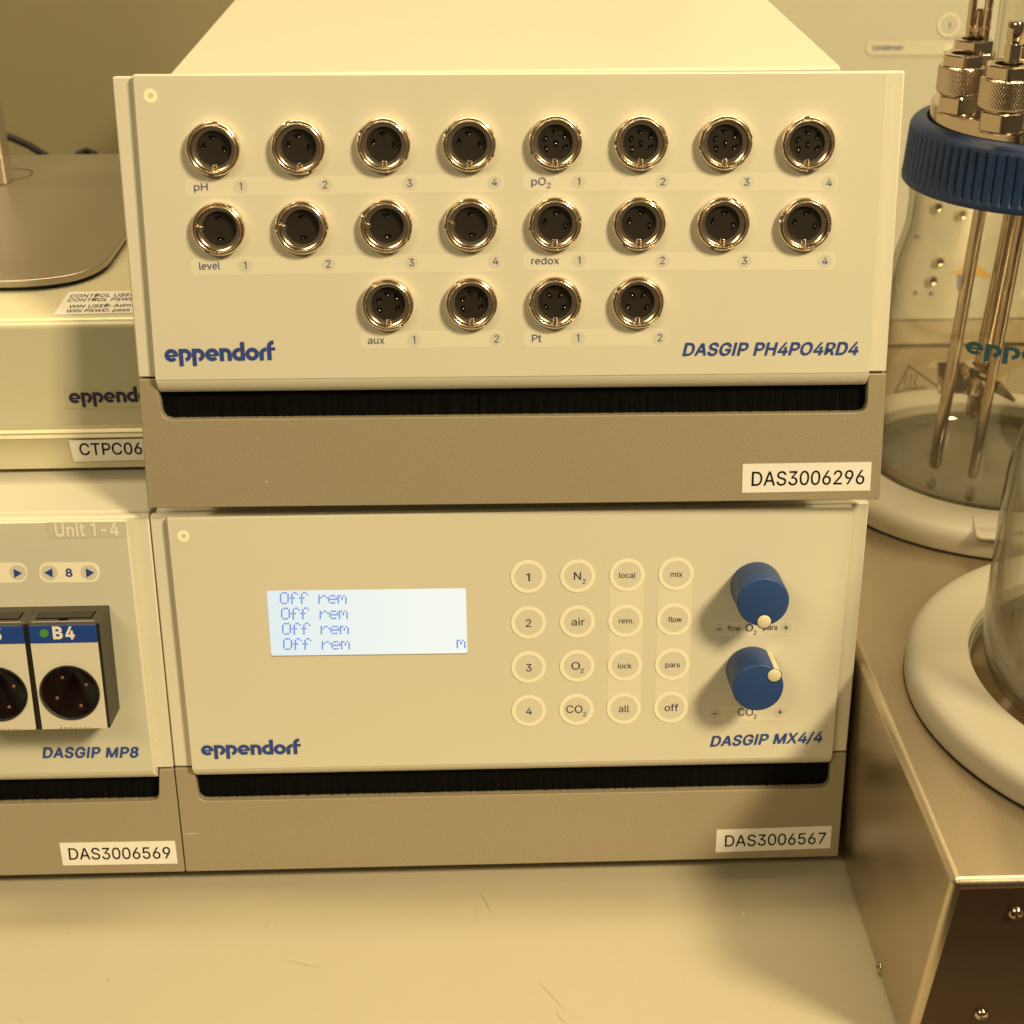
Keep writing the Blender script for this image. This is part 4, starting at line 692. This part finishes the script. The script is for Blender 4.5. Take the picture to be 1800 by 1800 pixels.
# plug-in modules
HN = 0.0033+0.0187
def module(dx, name_txt, dark=False):
    def A(px, py, n): q = LEFT.at(px, py, n); return (q[0]+dx, q[1])
    tr, br = A(173.3, 1096, HN), A(195.2, 1281, HN); tl, bl = A(47.0, 1098, HN), A(69, 1281.5, HN)
    x0 = (tl[0]+bl[0])/2-0.0012; x1 = (tr[0]+br[0])/2; z0 = (bl[1]+br[1])/2; z1 = (tl[1]+tr[1])/2
    m_ = obj('sensor_module', box(x0, x1, -HN+.0004, -0.0032, z0, z1+0.0005), M['modside'], Lf, bevel=0.0004, label='black plug-in module marked '+name_txt+' on a blue strip')
    w_ = x1-x0
    # frame on the front and recessed lid on top
    obj('module_frame', prism([(x0+.0003, z0+.0002), (x1-.0001, z0+.0002), (x1-.0001, z1), (x0+.0003, z1)], -HN-.0001, -HN+.0005), M['modblack'], m_, bevel=0.0001)
    obj('top_recess', box(x0+0.0035, x1-0.004, -HN+0.0045, -HN+0.0120, z1+0.0001, z1+0.0006), M['hole'], m_)
    obj('top_ledge', box(x0+0.0040, x1-0.0045, -HN+0.0050, -HN+0.0115, z1+0.0006, z1+0.00085), M['modblack'], m_)
    obj('latch', box((x0+x1)/2-.0018, (x0+x1)/2+.0018, -HN+0.0028, -HN+0.0042, z1+0.0004, z1+0.0012), M['hole'], m_)
    f0 = A(49.5, 1098, HN)[0]; fb = A(75, 1281, HN)[0]; g0 = A(168.7, 1098, HN)[0]; gb = A(189.6, 1281, HN)[0]
    zb = z0+0.0003; zs = A(110, 1129.5, HN)[1]
    fx = lambda z: lerp(fb, f0, (z-zb)/(z1-zb)); gx = lambda z: lerp(gb, g0, (z-zb)/(z1-zb))
    obj('module_face', prism([(fx(zb), zb), (gx(zb), zb), (gx(zs), zs), (fx(zs), zs)], -HN-.0004, -HN-.00005), M['modface'], m_)
    obj('blue_strip', prism([(fx(zs), zs+.00005), (gx(zs), zs+.00005), (gx(z1), z1-.0003), (fx(z1), z1-.0003)], -HN-.0006, -HN-.00005), M['blue'], m_, bevel=0.0001)
    obj('clear_edge', prism([(fx(z1)+.0006, z1-.0003), (gx(z1)-.0003, z1-.0003), (gx(z1)-.0006, z1+.0011), (fx(z1)+.0012, z1+.0011)], -HN-.0003, -HN+.0008), M['standedge'], m_)
    c = A(123.5, 1216.5, HN); r = 0.0124
    obj('round_window', prism(circ(c[0], c[1], r, 56), -HN-.0006, -HN-.0001), M['redacryl'], m_)
    obj('window_rim', lathe([(r, .0), (r, .0009), (r*0.985, .0010), (r*0.95, .0007), (r*0.93, .0004)], 72, 'y', (c[0], -HN-.0002, c[1])), M['rubber'], m_, smooth=True)
    for px, py in ((110, 1189.7), (151.6, 1202.5), (101, 1225.8), (143, 1239)):
        q = A(px, py, HN); obj('pin', lathe([(0.00075, 0), (0.00075, 0.0004), (0.0005, 0.0007), (0, 0.0008)], 14, 'y', (q[0], -HN-.0006, q[1])), M['copper'], m_, smooth=True)
    vs = []
    for i in range(7):
        q = A(108+i*8.6, 1279, HN); vs.append(box(q[0]-.0005, q[0]+.0005, -HN-.0006, -HN-.0003, q[1]-.0004, q[1]+.0004))
    obj('vent_marks', merge(*vs), M['vent'], m_)
    c = A(78, 1112.2, HN); obj('green_dot', prism(circ(c[0], c[1], 0.0018, 28), -HN-.00075, -HN-.0006), M['green'], m_)
    a, b = ('B', name_txt[1])
    for s, xl, xr in ((a, 93.5, 111), (b, 115.5, 132)):
        v, f = textvf(LEFT, s, (xl, 1122.5), (xr, 1122.3), 20, HN+.0008, 0.035)
        obj('lettering', ([(x+dx, y, z) for x, y, z in v], f), M['white'], m_)
module(0, 'B4'); module(-(LEFT.at(173.3, 1096, HN)[0]-LEFT.at(44.5, 1097, HN)[0]), 'B3')

# ================================================================== CONTROL COMPUTER
ZT = 0.1772; BY = 0.0528; ZB = ZT+0.0022; ZTOP = 0.2487
E = empty('computer_box', 'flat pale metal computer box lying behind the left instrument, under the monitor stand', 'computer', loc=(-0.32, BY+0.14, ZB))
def W(vf, e): l = e.location; return [(p[0]-l.x, p[1]-l.y, p[2]-l.z) for p in vf[0]], vf[1]
zz = lambda py, px=60: ony(px, py, BY).z
g1, g2, g3, g4 = zz(745), zz(751), zz(761), zz(770)
prof_ = [(BY, ZB), (BY, g4-.0004), (BY-.0006, g4), (BY+.0004, (g3+g4)/2), (BY-.0004, g3), (BY+.0004, (g2+g3)/2), (BY-.0006, g2), (BY, g1), (BY, ZTOP-.0045), (BY+.0006, ZTOP-.0020), (BY+.0022, ZTOP-.0004), (BY+.0045, ZTOP),
         (0.318, ZTOP), (0.318, ZB)]
cb = obj('case', W(prismx(prof_, -0.48, -0.148), E), M['pcbox'], E, smooth=True, angle=60)
class Flat:                      # upright front of the computer
    def at(s, px, py, n=0): p = ony(px, py, BY-n); return (p.x, p.z)
class Top:                       # top of the computer
    def at(s, px, py, n=0): p = onz(px, py, ZTOP+n); return (p.x, p.y)
def up(vf, e, n0=0):             # (x,-n,z) -> world -> local of e, upright
    return W(([(x, BY+y, z) for x, y, z in vf[0]], vf[1]), e)
def flat(vf, e): return W(([(x, z, ZTOP-y) for x, y, z in vf[0]], vf[1]), e)
FL_, TP = Flat(), Top()
lt = obj('label_tape', up(prism([FL_.at(*p, .0002) for p in ((117, 718), (300, 716), (300, 672), (113, 676))], -.0003, -.0001), E), M['pcbox'], E)
obj('lettering', up(logovf(FL_, (122.5, 709.3), (289, 705.5), 18.8, .0005), E), M['inkdark'], lt)
lt = obj('label_tape', up(prism([FL_.at(*p, .0002) for p in ((130.5, 810), (290, 806), (290, 769), (121.5, 773))], -.0011, -.0009), E), M['sticker'], E)
obj('lettering', up(textvf(FL_, 'CTPC06', (141, 800), (250.5, 798.3), 20.3, .0013, .006), E), M['inkblack'], lt)
lt = obj('label_tape', flat(prism([TP.at(*p, .0002) for p in ((94, 553.5), (270, 549), (285, 511), (121, 513))], -.0003, -.0001), E), M['sticker'], E)
for s, a, b in (('CONTROL USER', (121.5, 522.7), (237, 520)), ('CONTROL PSWD', (117.5, 530), (236, 527.5)), ('WIN USER: Admin', (119.5, 541), (241, 538.2)), ('WIN PSWD: pass', (114.5, 549), (227, 546.5))):
    obj('lettering', flat(textvf(TP, s, a, b, 5.2, .0005, .002, shear=0.0), E), M['inkdark'], lt)
for x in (-0.44, -0.19):
    for y in (0.075, 0.29): obj('foot', W(lathe([(0.009, ZB-ZT-.0022-ZB+ZT), (0.009, 0.0026)], 20, 'z', (x, y, ZT-.0004)), E), M['rubber'], E)

# monitor stand
ZS = ZTOP+0.0012
E = empty('monitor_stand', 'satin grey metal monitor foot standing on the pale computer box', 'stand', loc=(-0.33, 0.2, ZS))
pa = onz(0, 498, ZS+.004); pb = onz(217, 415, ZS+.004)
xr = pb.x; yf = pa.y
poly = roundpoly([(-0.47, yf-.002), (xr, yf+.0035), (xr+.001, 0.316), (-0.47, 0.316)], [0.02, 0.037, 0.02, 0.02], 12)
obj('foot_plate', W(prismz(poly, ZS+.0008, ZS+.0042), E), [M['stand']], E, bevel=0.0006)
inner = roundpoly([(-0.468, yf+.0), (xr-.002, yf+.0055), (xr-.001, 0.314), (-0.468, 0.314)], [0.018, 0.035, 0.018, 0.018], 12)
obj('rubber_pad', W(prismz(inner, ZS-.0012, ZS+.0008), E), M['rubber'], E)
lf = onz(13, 326, ZS+.0042)
obj('upright', W(box(-0.45, lf.x, lf.y, lf.y+0.014, ZS+.0040, ZS+.30), E), M['stand'], E, bevel=0.0015)
cc = onz(8, 312, ZS+.0043)
v, f = ringsheet(0, 0, 0.0128, 0.0134, 0, 64)
obj('cable_hole_rim', W(([(cc.x+x, cc.y+0.006+z, ZS+.0044) for x, y, z in v], f), E), M['insert'], E)
p = [ony(-60, 235, 0.42), ony(0, 236, 0.42), ony(22, 243, 0.42), ony(50, 255, 0.42), ony(82, 275, 0.41), ony(110, 300, 0.40)]
tag(obj('power_cable', tube(p, 0.0024), M['rubber'], smooth=True), 'black cable hanging behind the monitor foot at the left edge', 'cable')
p = [ony(128, 290, 0.40), ony(140, 270, 0.41), ony(152, 266, 0.415), ony(166, 271, 0.41), ony(176, 292, 0.40)]
tag(obj('power_cable', tube(p, 0.0024), M['rubber'], smooth=True), 'short dark loop of cable peeking over the back of the computer box', 'cable')

# ================================================================== STEEL BLOCK
ZK = 0.106
E = empty('steel_heating_block', 'brushed stainless steel block at the right with two round wells in its top', 'heating block', loc=(0.35, 0.1, 0.0))
XK = 0.1510
fy = onx(1675, 1557, XK).y; by = -0.1235
obj('block_shell', W(prismx([(by, 0.0002), (fy, ZK), (0.60, ZK), (0.60, 0.0002)], XK, 0.62), E), M['steel'], E, bevel=0.0030, seg=4)
tl = math.atan2(by-fy, ZK)
# plain dark brown sheet over the front face, set 0.3 mm proud
e1 = 0.0022
def ff(z, o_): y = lerp(by, fy, z/ZK); return (y-o_*cos(tl), z-o_*sin(tl))
a, b = ff(0.004, .0003), ff(ZK-0.0036, .0003); a2, b2 = ff(0.004, -.0002), ff(ZK-0.0036, -.0002)
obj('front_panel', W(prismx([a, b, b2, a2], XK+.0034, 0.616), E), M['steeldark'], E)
def screw(P0, nrm, r, name='screw'):
    v, f = merge(lathe([(r, 0), (r*0.98, r*0.3), (r*0.7, r*0.62), (r*0.42, r*0.7), (r*0.40, r*0.35), (0, r*0.3)], 20, 'z'))
    q = Vector(nrm).to_track_quat('Z', 'Y').to_matrix()
    return obj(name, W(([tuple(q @ Vector(p)+Vector(P0)) for p in v], f), E), M['chrome'], E, smooth=True, angle=50)
nf = Vector((0, -cos(tl), -sin(tl)))
def onfront(px, py):
    d = ray(px, py); p0 = Vector((0, fy, ZK)); return CAM+d*((p0-CAM).dot(nf)/d.dot(nf))
for px, py in ((1785, 1602), (1724, 1780)): p = onfront(px, py); screw(p+nf*.0003, nf, 0.0028)
p = onx(1546, 1700, XK); screw(p+Vector((0.0006, 0, 0)), (-1, 0, 0), 0.0024)
# warning triangle etched in the top
tr_ = [onz(px, py, ZK+.0003) for px, py in ((1571, 690), (1660, 685), (1597, 641))]
v = []; cen = (tr_[0]+tr_[1]+tr_[2])/3
for p in tr_: v.append(tuple(p))
for p in tr_: v.append(tuple(cen+(p-cen)*0.88))
parts = [(v, [(0, 1, 4, 3), (1, 2, 5, 4), (2, 0, 3, 5)])]
for dx in (0, 8.5, 17):
    pts = [onz(1591+dx+3*sin(i/9*2*PI)+i*0.3, 657+i*2.2, ZK+.0003) for i in range(10)]
    vv = []
    for p in pts: vv += [(p.x-.0004, p.y, p.z), (p.x+.0004, p.y, p.z)]
    parts.append((vv, [(2*i, 2*i+1, 2*i+3, 2*i+2) for i in range(9)]))
q = [onz(px, py, ZK+.0003) for px, py in ((1587, 683.5), (1628, 681), (1628, 679.5), (1588, 681.5))]; parts.append(([tuple(p) for p in q], [(0, 1, 2, 3)]))
v, f = merge(*parts); obj('hot_surface_mark', W((v, f), E), M['faint'], E)

RI, RO, HC = 0.0863, 0.1119, 0.0143
def collar(cx, cy, label, RI, RO):
    e = empty('well_collar', label, 'collar', loc=(cx, cy, ZK+.0003), group='cream collars round the wells')
    pr_ = [(RO-.0006, 0.0), (RO, 0.0006), (RO, 0.0072), (RO-.0007, 0.0098), (RO-.0024, 0.0118), (RO-.0052, 0.0132), (RO-.0095, 0.0139), (RI+.0015, HC), (RI+.0004, HC-.0004), (RI, HC-.0012), (RI, 0.0002)]
    obj('ring', lathe(pr_, 160, 'z', close=True), M['collar'], e, smooth=True, angle=50)
    obj('joint', lathe([(RO+.0002, 0), (RO+.0002, .0004), (RO-.002, .0004)], 96, 'z'), M['insert'], e)
    obj('well_wall', lathe([(RI-.0004, 0.0010), (RI-.0004, HC-.006), (RI-.0014, HC-.006), (RI-.0014, 0.0010)], 120, 'z', close=True), M['wellside'], e, smooth=True)
    obj('well_floor', lathe([(RI-.0016, 0.0006), (RI-.0016, 0.0018), (0, 0.0018)], 96, 'z'), M['well'], e)
    # pressed nameplate facing the front
    cx_, cy_ = (cx, cy)
    return e
C1x, C1y, C2x, C2y = 0.262, 0.178, 0.2765, -0.0366
ec = collar(C1x, C1y, 'cream round collar under the rear glass vessel', 0.0699, 0.0965)
ec2 = collar(C2x, C2y, 'cream round collar under the front glass vessel, nearest the camera', 0.0863, 0.1119)
zc = ZK+.0003+HC
cpts = [onz(px, py, zc-.0004) for px, py in ((1708, 906), (1775, 905), (1775, 949), (1716, 946))]
c2 = [(p.x-C1x, p.y-C1y) for p in cpts]
outl = roundpoly(c2, [.0008, .0008, .0008, .0035], 6)
cxm = sum(p[0] for p in outl)/len(outl); cym = sum(p[1] for p in outl)/len(outl)
hz = 0.0135
v = [(x, y, hz+.0006) for x, y in outl]+[(cxm+(x-cxm)*.975, cym+(y-cym)*.97, hz+.0007) for x, y in outl]; n = len(outl)
def ring_height(x, y):
    r = math.hypot(x, y); t_ = (r-(RO-.012))/(-.012+.0075+.0)  # unused slope helper
    return 0
obj('nameplate', prismz(outl, 0.0128, HC+.0002), M['collar'], ec, bevel=0.0006)
class Ctop:
    def at(s, px, py, n=0): p = onz(px, py, ZK+.0003+HC+.0003); return (p.x-C1x, p.y-C1y)
v, f = logovf(Ctop(), (1719, 932), (1806, 936), 7, 0)
obj('lettering', ([(x, z, HC+.00035-y*0.5) for x, y, z in v], f), M['collar'], ec)

# ================================================================== GLASS VESSELS
def wall_profile(outer, t):
    inner = []
    n = len(outer)
    for i in range(n):
        a = Vector(outer[max(i-1, 0)]); b = Vector(outer[min(i+1, n-1)]); d = (b-a).normalized(); inner.append((max(0, outer[i][0]-d.y*t), outer[i][1]+d.x*t))
    return inner
def vessel(cx, cy, label, body=0.082, neck=0.0645, capk=0, lidk=1.0):
    zb = 0.1092
    fr = lambda r: r*neck/0.0645 if r <= 0.0645 else neck+(r-0.0645)*(body-neck)/(0.082-0.0645)
    e = empty('glass_vessel', label, 'glass vessel', loc=(cx, cy, zb), group='glass culture vessels')
    out = [(0.0, 0.0), (0.040, 0.0), (0.066, 0.0004), (0.0745, 0.003), (0.0795, 0.0085), (0.0815, 0.016), (0.0820, 0.026), (0.0820, 0.080), (0.0812, 0.094), (0.0785, 0.108), (0.0735, 0.120), (0.0682, 0.129), (0.0655, 0.136), (0.0650, 0.146),
           (0.0655, 0.151), (0.0670, 0.154), (0.0675, 0.1575), (0.0660, 0.160), (0.0645, 0.163), (0.0645, 0.180)]
    out = [(fr(r), h) for r, h in out]
    inn = wall_profile(out, 0.0028); inn[0] = (0.0, 0.0028); inn[1] = (fr(0.040), 0.0028)
    for q, h in ((-1, .180), (-2, .163), (-3, .159), (-4, .156), (-5, .153), (-6, .150)): inn[q] = (fr(.0645)-.0028, h)
    pr_ = out+inn[::-1]
    v, f = lathe(pr_, 128, 'z', close=True)
    obj('glass_body', (v, f), M['glass'], e, smooth=True, angle=80)
    if not capk: return e, zb
    # cap
    NR = 84
    def rf(r, h, a):
        if 0.1620 < h < 0.1845 and r > 0.050:
            s = abs(math.cos(a*NR/2)); return r-0.0013*(1-s**0.55 if s > 0 else 1)
        return r
    capp = [(0.0640, 0.1585), (0.0700, 0.1585), (0.0706, 0.1592), (0.0706, 0.1615), (0.0703, 0.1626), (0.0699, 0.1700), (0.0694, 0.1780), (0.0690, 0.1838), (0.0688, 0.1852), (0.0678, 0.1868), (0.0662, 0.1880), (0.0635, 0.1890), (0.0605, 0.1892), (0.0605, 0.1600)]
    capp = [(r*capk, h) for r, h in capp]
    obj('screw_cap', lathe(capp, NR*8, 'z', close=True, rfun=rf), M['cap'], e, smooth=True, angle=40)
    obj('lid', lathe([(0.0, 0.1860), (0.0603*lidk, 0.1860), (0.0603*lidk, 0.1962), (0.0596*lidk, 0.1970), (0.0, 0.1970)], 128, 'z'), M['chrome'], e, smooth=True, angle=40)
    return e, zb
V1, zb1 = vessel(C1x, C1y, 'rear glass vessel with a ribbed blue cap and steel fittings on its lid', 0.0662, 0.0585, 0.902, 0.882)
V2, zb2 = vessel(C2x, C2y, 'front glass vessel cut off by the right edge, in the nearer collar')
def WV(vf): return W(vf, V1)
def rod(px1, py1, y, px2, py2, r, name='probe_rod', ztop=.299, cut=0.0):
    p = ony(px1, py1, y); q = ony(px2, py2, y); d = (q-p)/(q.z-p.z); p = p-d*cut; top = p+d*(ztop-p.z); n = (top-p).normalized()
    obj(name, WV(tube([p, p+n*r*.4, p+n*r*1.2, top], [r*.35, r*.8, r, r], 24)), M['chrome'], V1, smooth=True, angle=50)
    return p, d
b1 = onz(1642, 823, .115); rod(1642, 823, b1.y, 1722, 375, .0032)
b3 = onz(1709, 841, .1145); rod(1709, 841, b3.y, 1797, 385, .0027)
sh, shd = rod(1707, 735, .178, 1776, 391, .0040, 'stirrer_shaft')
# impeller
hz0 = ony(1722, 690, .178); hz1 = ony(1730, 640, .178); hc = sh+shd*((hz0.z+hz1.z)/2-sh.z)
im = obj('impeller', WV(lathe([(.0045, hz0.z), (.0072, hz0.z), (.0080, hz0.z+.001), (.0068, hz0.z+.0035), (.0060, hz0.z+.0055), (.0060, hz1.z-.0045), (.0075, hz1.z-.002), (.0078, hz1.z), (.0045, hz1.z+.0002)], 40, 'z', (hc.x, .178, 0), close=True)), M['chrome'], V1, smooth=True)
for k, a0 in enumerate((175, 295, 55)):
    a = math.radians(a0); zc_ = (hz0.z+hz1.z)/2
    v, f = box(.006, .0215, -.0009, .0009, -.0085, .0085)
    Rm = Matrix.Rotation(a, 4, 'Z') @ Matrix.Rotation(math.radians(45), 4, 'X')
    obj('blade', WV(([tuple((Rm @ Vector(p))+Vector((hc.x, .178, zc_))) for p in v], f)), M['chrome'], im, bevel=.0002)
# lid fittings
ZL = zb1+0.1970
def hexr(r): 
    return lambda rr, h, a: rr*cos(PI/6)/cos(((a+PI/6) % (PI/3))-PI/6)*1.0
def fitting(px, py, k=1.0, z0=ZL, hole=True, rot=0.2, lab=None):
    p = onz(px, py, z0)
    ft = obj('port_fitting', WV(lathe([(.0086*k, 0), (.0090*k, .0006), (.0086*k, .0012), (.0080*k, .0013), (.0080*k, .0120*k), (.0060*k, .0120*k), (.0060*k, .0262*k), (.0050*k, .0262*k), (.0050*k, .018*k), (0, .018*k)], 48, 'z', (p.x, p.y, z0))), M['chrome'], V1, smooth=True, angle=35)
    def hexv(R_, h0, h1, ri, ch):
        v = []; f = []; n = 48
        prf = [(ri, h0), (R_, h0), (R_, h1-ch), (R_*.965, h1), (ri, h1)]
        for i in range(n):
            a = 2*PI*i/n; hh = cos(PI/6)/cos(((a-rot) % (PI/3))-PI/6)
            for j, (r, h) in enumerate(prf):
                q = hh if j in (1, 2) else (1.0*min(hh, .93)/.93 if j == 3 else 1)
                if j == 3: q = min(hh, .945)
                v.append((p.x+cos(a)*r*q, p.y+sin(a)*r*q, z0+h))
        for i in range(n):
            j = (i+1) % n
            for q in range(5): q2 = (q+1) % 5; f.append((5*i+q, 5*j+q, 5*j+q2, 5*i+q2))
        return v, f
    obj('hex_nut', WV(hexv(.0102*k, .0016, .0092*k, .0078*k, .0007)), M['chrome'], ft, smooth=True, angle=22)
    def kn(r, h, a):
        if .0108*k < h < .0222*k: return r+.00030*(abs(sin(a*26+h*1500))+abs(sin(a*26-h*1500))-1.2)
        return r
    hs = [.0110*k+i*(.0110*k)/26 for i in range(27)]
    obj('knurled_nut', WV(lathe([(.0080*k, .0098*k), (.0098*k, .0099*k), (.0105*k, .0106*k)]+[(.0107*k, h) for h in hs]+[(.0104*k, .0225*k), (.0096*k, .0230*k), (.0062*k, .0230*k)], 312, 'z', (p.x, p.y, z0), rfun=kn, close=True)), M['chrome'], ft, smooth=True, angle=70)
    obj('lock_nut', WV(hexv(.0104*k, .0231*k, .0282*k, .0058*k, .0006)), M['chrome'], ft, smooth=True, angle=22)
    return p
pA = fitting(1681, 199, 0.98, rot=0.28)
pB = fitting(1758, 231, 1.06, rot=0.22)
pC = fitting(1699, 172, 1.0, rot=0.3)
pD = fitting(1800, 175, 0.9, rot=0.3)
# barbed tubes rising from the rear fitting
def barb(px, py, pxt, pyt, r):
    y = pC.y-0.001
    a = ony(px, py, y); z1 = ony(pxt, pyt, y).z; z0 = a.z-.012
    prf = [(r*.6, z0), (r*.6, a.z-.002)]
    h = z0+.012; stp = .0095
    prf = [(r, z0)]
    while h < z1-.002:
        prf += [(r, h), (r*1.09, h+.0005), (r*.98, h+stp*.8)]; h += stp
    prf += [(r*1.05, z1-.0015), (r*.8, z1), (0, z1)]
    obj('hose_barb', WV(lathe(prf, 20, 'z', (a.x, a.y+random.uniform(-.0015, .0015), 0))), M['chrome'], V1, smooth=True, angle=50)
barb(1702, 88, 1718, -12, .0019); barb(1715, 88, 1725, 15, .0017); barb(1727, 86, 1738, 6, .0020)
yb = pB.y; a = ony(1774, 136, yb); z1 = ony(1784, 37, yb).z; zm = ony(1780, 75, yb).z
obj('gas_inlet', WV(lathe([(.0037, a.z-.014), (.0037, zm-.0004), (.0031, zm), (.0031, zm+.0015), (.0036, zm+.0022), (.0036, z1-.0008), (.0030, z1), (0, z1)], 32, 'z', (a.x, a.y, 0))), M['chrome'], V1, smooth=True, angle=40)
# condenser tube at the frame's edge
q = ony(1800, 92, .205)
obj('condenser_tube', WV(lathe([(.0125, ZL), (.0125, ZL+.14), (.0105, ZL+.14), (.0105, ZL+.0005)], 64, 'z', (q.x+.001, .215, 0), close=True)), M['glass'], V1, smooth=True)
obj('condenser_foot', WV(lathe([(.0150, ZL), (.0150, ZL+.010), (.0140, ZL+.012), (.0128, ZL+.012), (.0128, ZL)], 48, 'z', (q.x+.001, .215, 0), close=True)), M['chrome'], V1, smooth=True)
# print on the glass
v, f = LOGO; k = .0235/1.0
rg = .0666; x0_ = min(x for x, y in v)
la = onz(1697, 620, .2)  # left end
def glasspoint(px, py):
    d = ray(px, py); ox, oy = CAM.x-C1x, CAM.y-C1y; A_ = d.x**2+d.y**2; B_ = 2*(ox*d.x+oy*d.y); C_ = ox*ox+oy*oy-rg*rg
    t_ = (-B_-math.sqrt(B_*B_-4*A_*C_))/(2*A_); p = CAM+d*t_; return math.atan2(p.y-C1y, p.x-C1x), p.z
a0, z0_ = glasspoint(1696, 620); a1, z1_ = glasspoint(1761, 632); _, zt_ = glasspoint(1696, 597)
kx = (a1-a0)/2.04; kz = (zt_-z0_)/1.0
out = []
for i, (x, y) in enumerate(v): a = a0+(x-x0_)*kx; out.append((rg*cos(a), rg*sin(a), z0_-zb1+y*kz))
par = {}
obj('glass_print', (out, f), M['tealink'], V1)

# ================================================================== CONDENSER CABINET
yc = 0.3744
CAB = Panel((0.30, yc, ZK+.001), TILT*0.55)
E = empty('cabinet_instrument', 'large pale instrument with a grey foot standing behind the glass vessels', 'instrument', CAB.M, group=None)
XA, XB = 0.118-0.30, 0.40
zsplit = CAB.at(1660, 563)[1]
obj('cabinet_front', prism([(XA, zsplit+.0005), (XB, zsplit+.0005), (XB, 0.62), (XA, 0.62)], 0.0, 0.02), M['cab'], E, bevel=.0008)
obj('cabinet_foot', prism([(XA, 0.0), (XB, 0.0), (XB, zsplit-.0003), (XA, zsplit-.0003)], 0.0005, 0.02), M['grey'], E, bevel=.0008)
c = [CAB.at(*p, .0004) for p in ((1522, 97), (1722, 97), (1722, 71), (1522, 71))]
obj('print_bar', sheet(roundpoly(c, (c[2][1]-c[1][1])*.499, 8), .0004), M['cabprint'], E)
lettering(CAB, E, 'condenser', (1533.5, 88), (1588, 88), 10, M['inkthin'], n=.0008, bold=0)
c = CAB.at(1668.5, 43.5, .0004); k = CAB.at(1669.5, 43.5, .0004)[0]-c[0]
obj('key_ring', ringsheet(c[0], c[1], 15.5*k, 20.5*k, .0004), M['cabring'], E)
obj('print_disc', sheet(circ(c[0], c[1], 15.3*k), .0003), M['cab'], E)
ctext(CAB, E, '1', 1669, 48.5, 9, M['ink'], n=.0008, bold=.002)
c = CAB.at(1668.5, 85, .0006); obj('print_disc', sheet(circ(c[0], c[1], 10*k), .0006), M['cabring'], E)
def port(px, py, rx, rz, mt, name='port'):
    c = CAB.at(px, py, .0005); obj(name, lathe([(rx*1.5, 0), (rx*1.5, .003), (rx*1.2, .004), (rx*1.0, .0035), (rx, .0005), (0, .0005)], 28, 'y', (c[0], 0, c[1])), M['nickel'], E, smooth=True)
    obj(name, sheet(circ(c[0], c[1], rx*1.05), .0012), mt, E)
for px, py in ((1647, 362), (1690, 375), (1796, 401), (1650, 458), (1638, 491)): port(px, py, .0021, .002, M['darkgrey'])
c = [CAB.at(*p, .0005) for p in ((1669, 481), (1748, 487), (1711, 462))]; obj('warning_print', sheet(c, .0005), M['yellow'], E)
c = [CAB.at(*p, .0006) for p in ((1698, 480), (1716, 481), (1709, 469))]; obj('warning_print', sheet(c, .0006), M['darkgrey'], E)
for a in ((1683, 510, 1692, 482), (1606, 512, 1612, 518), (1633, 513, 1640, 519), (1607, 414, 1617, 419)):
    c = [CAB.at(a[0], a[3], .0005), CAB.at(a[2], a[3], .0005), CAB.at(a[2], a[1], .0005), CAB.at(a[0], a[1], .0005)]; obj('print_mark', sheet(c, .0005), M['inkthin'], E)
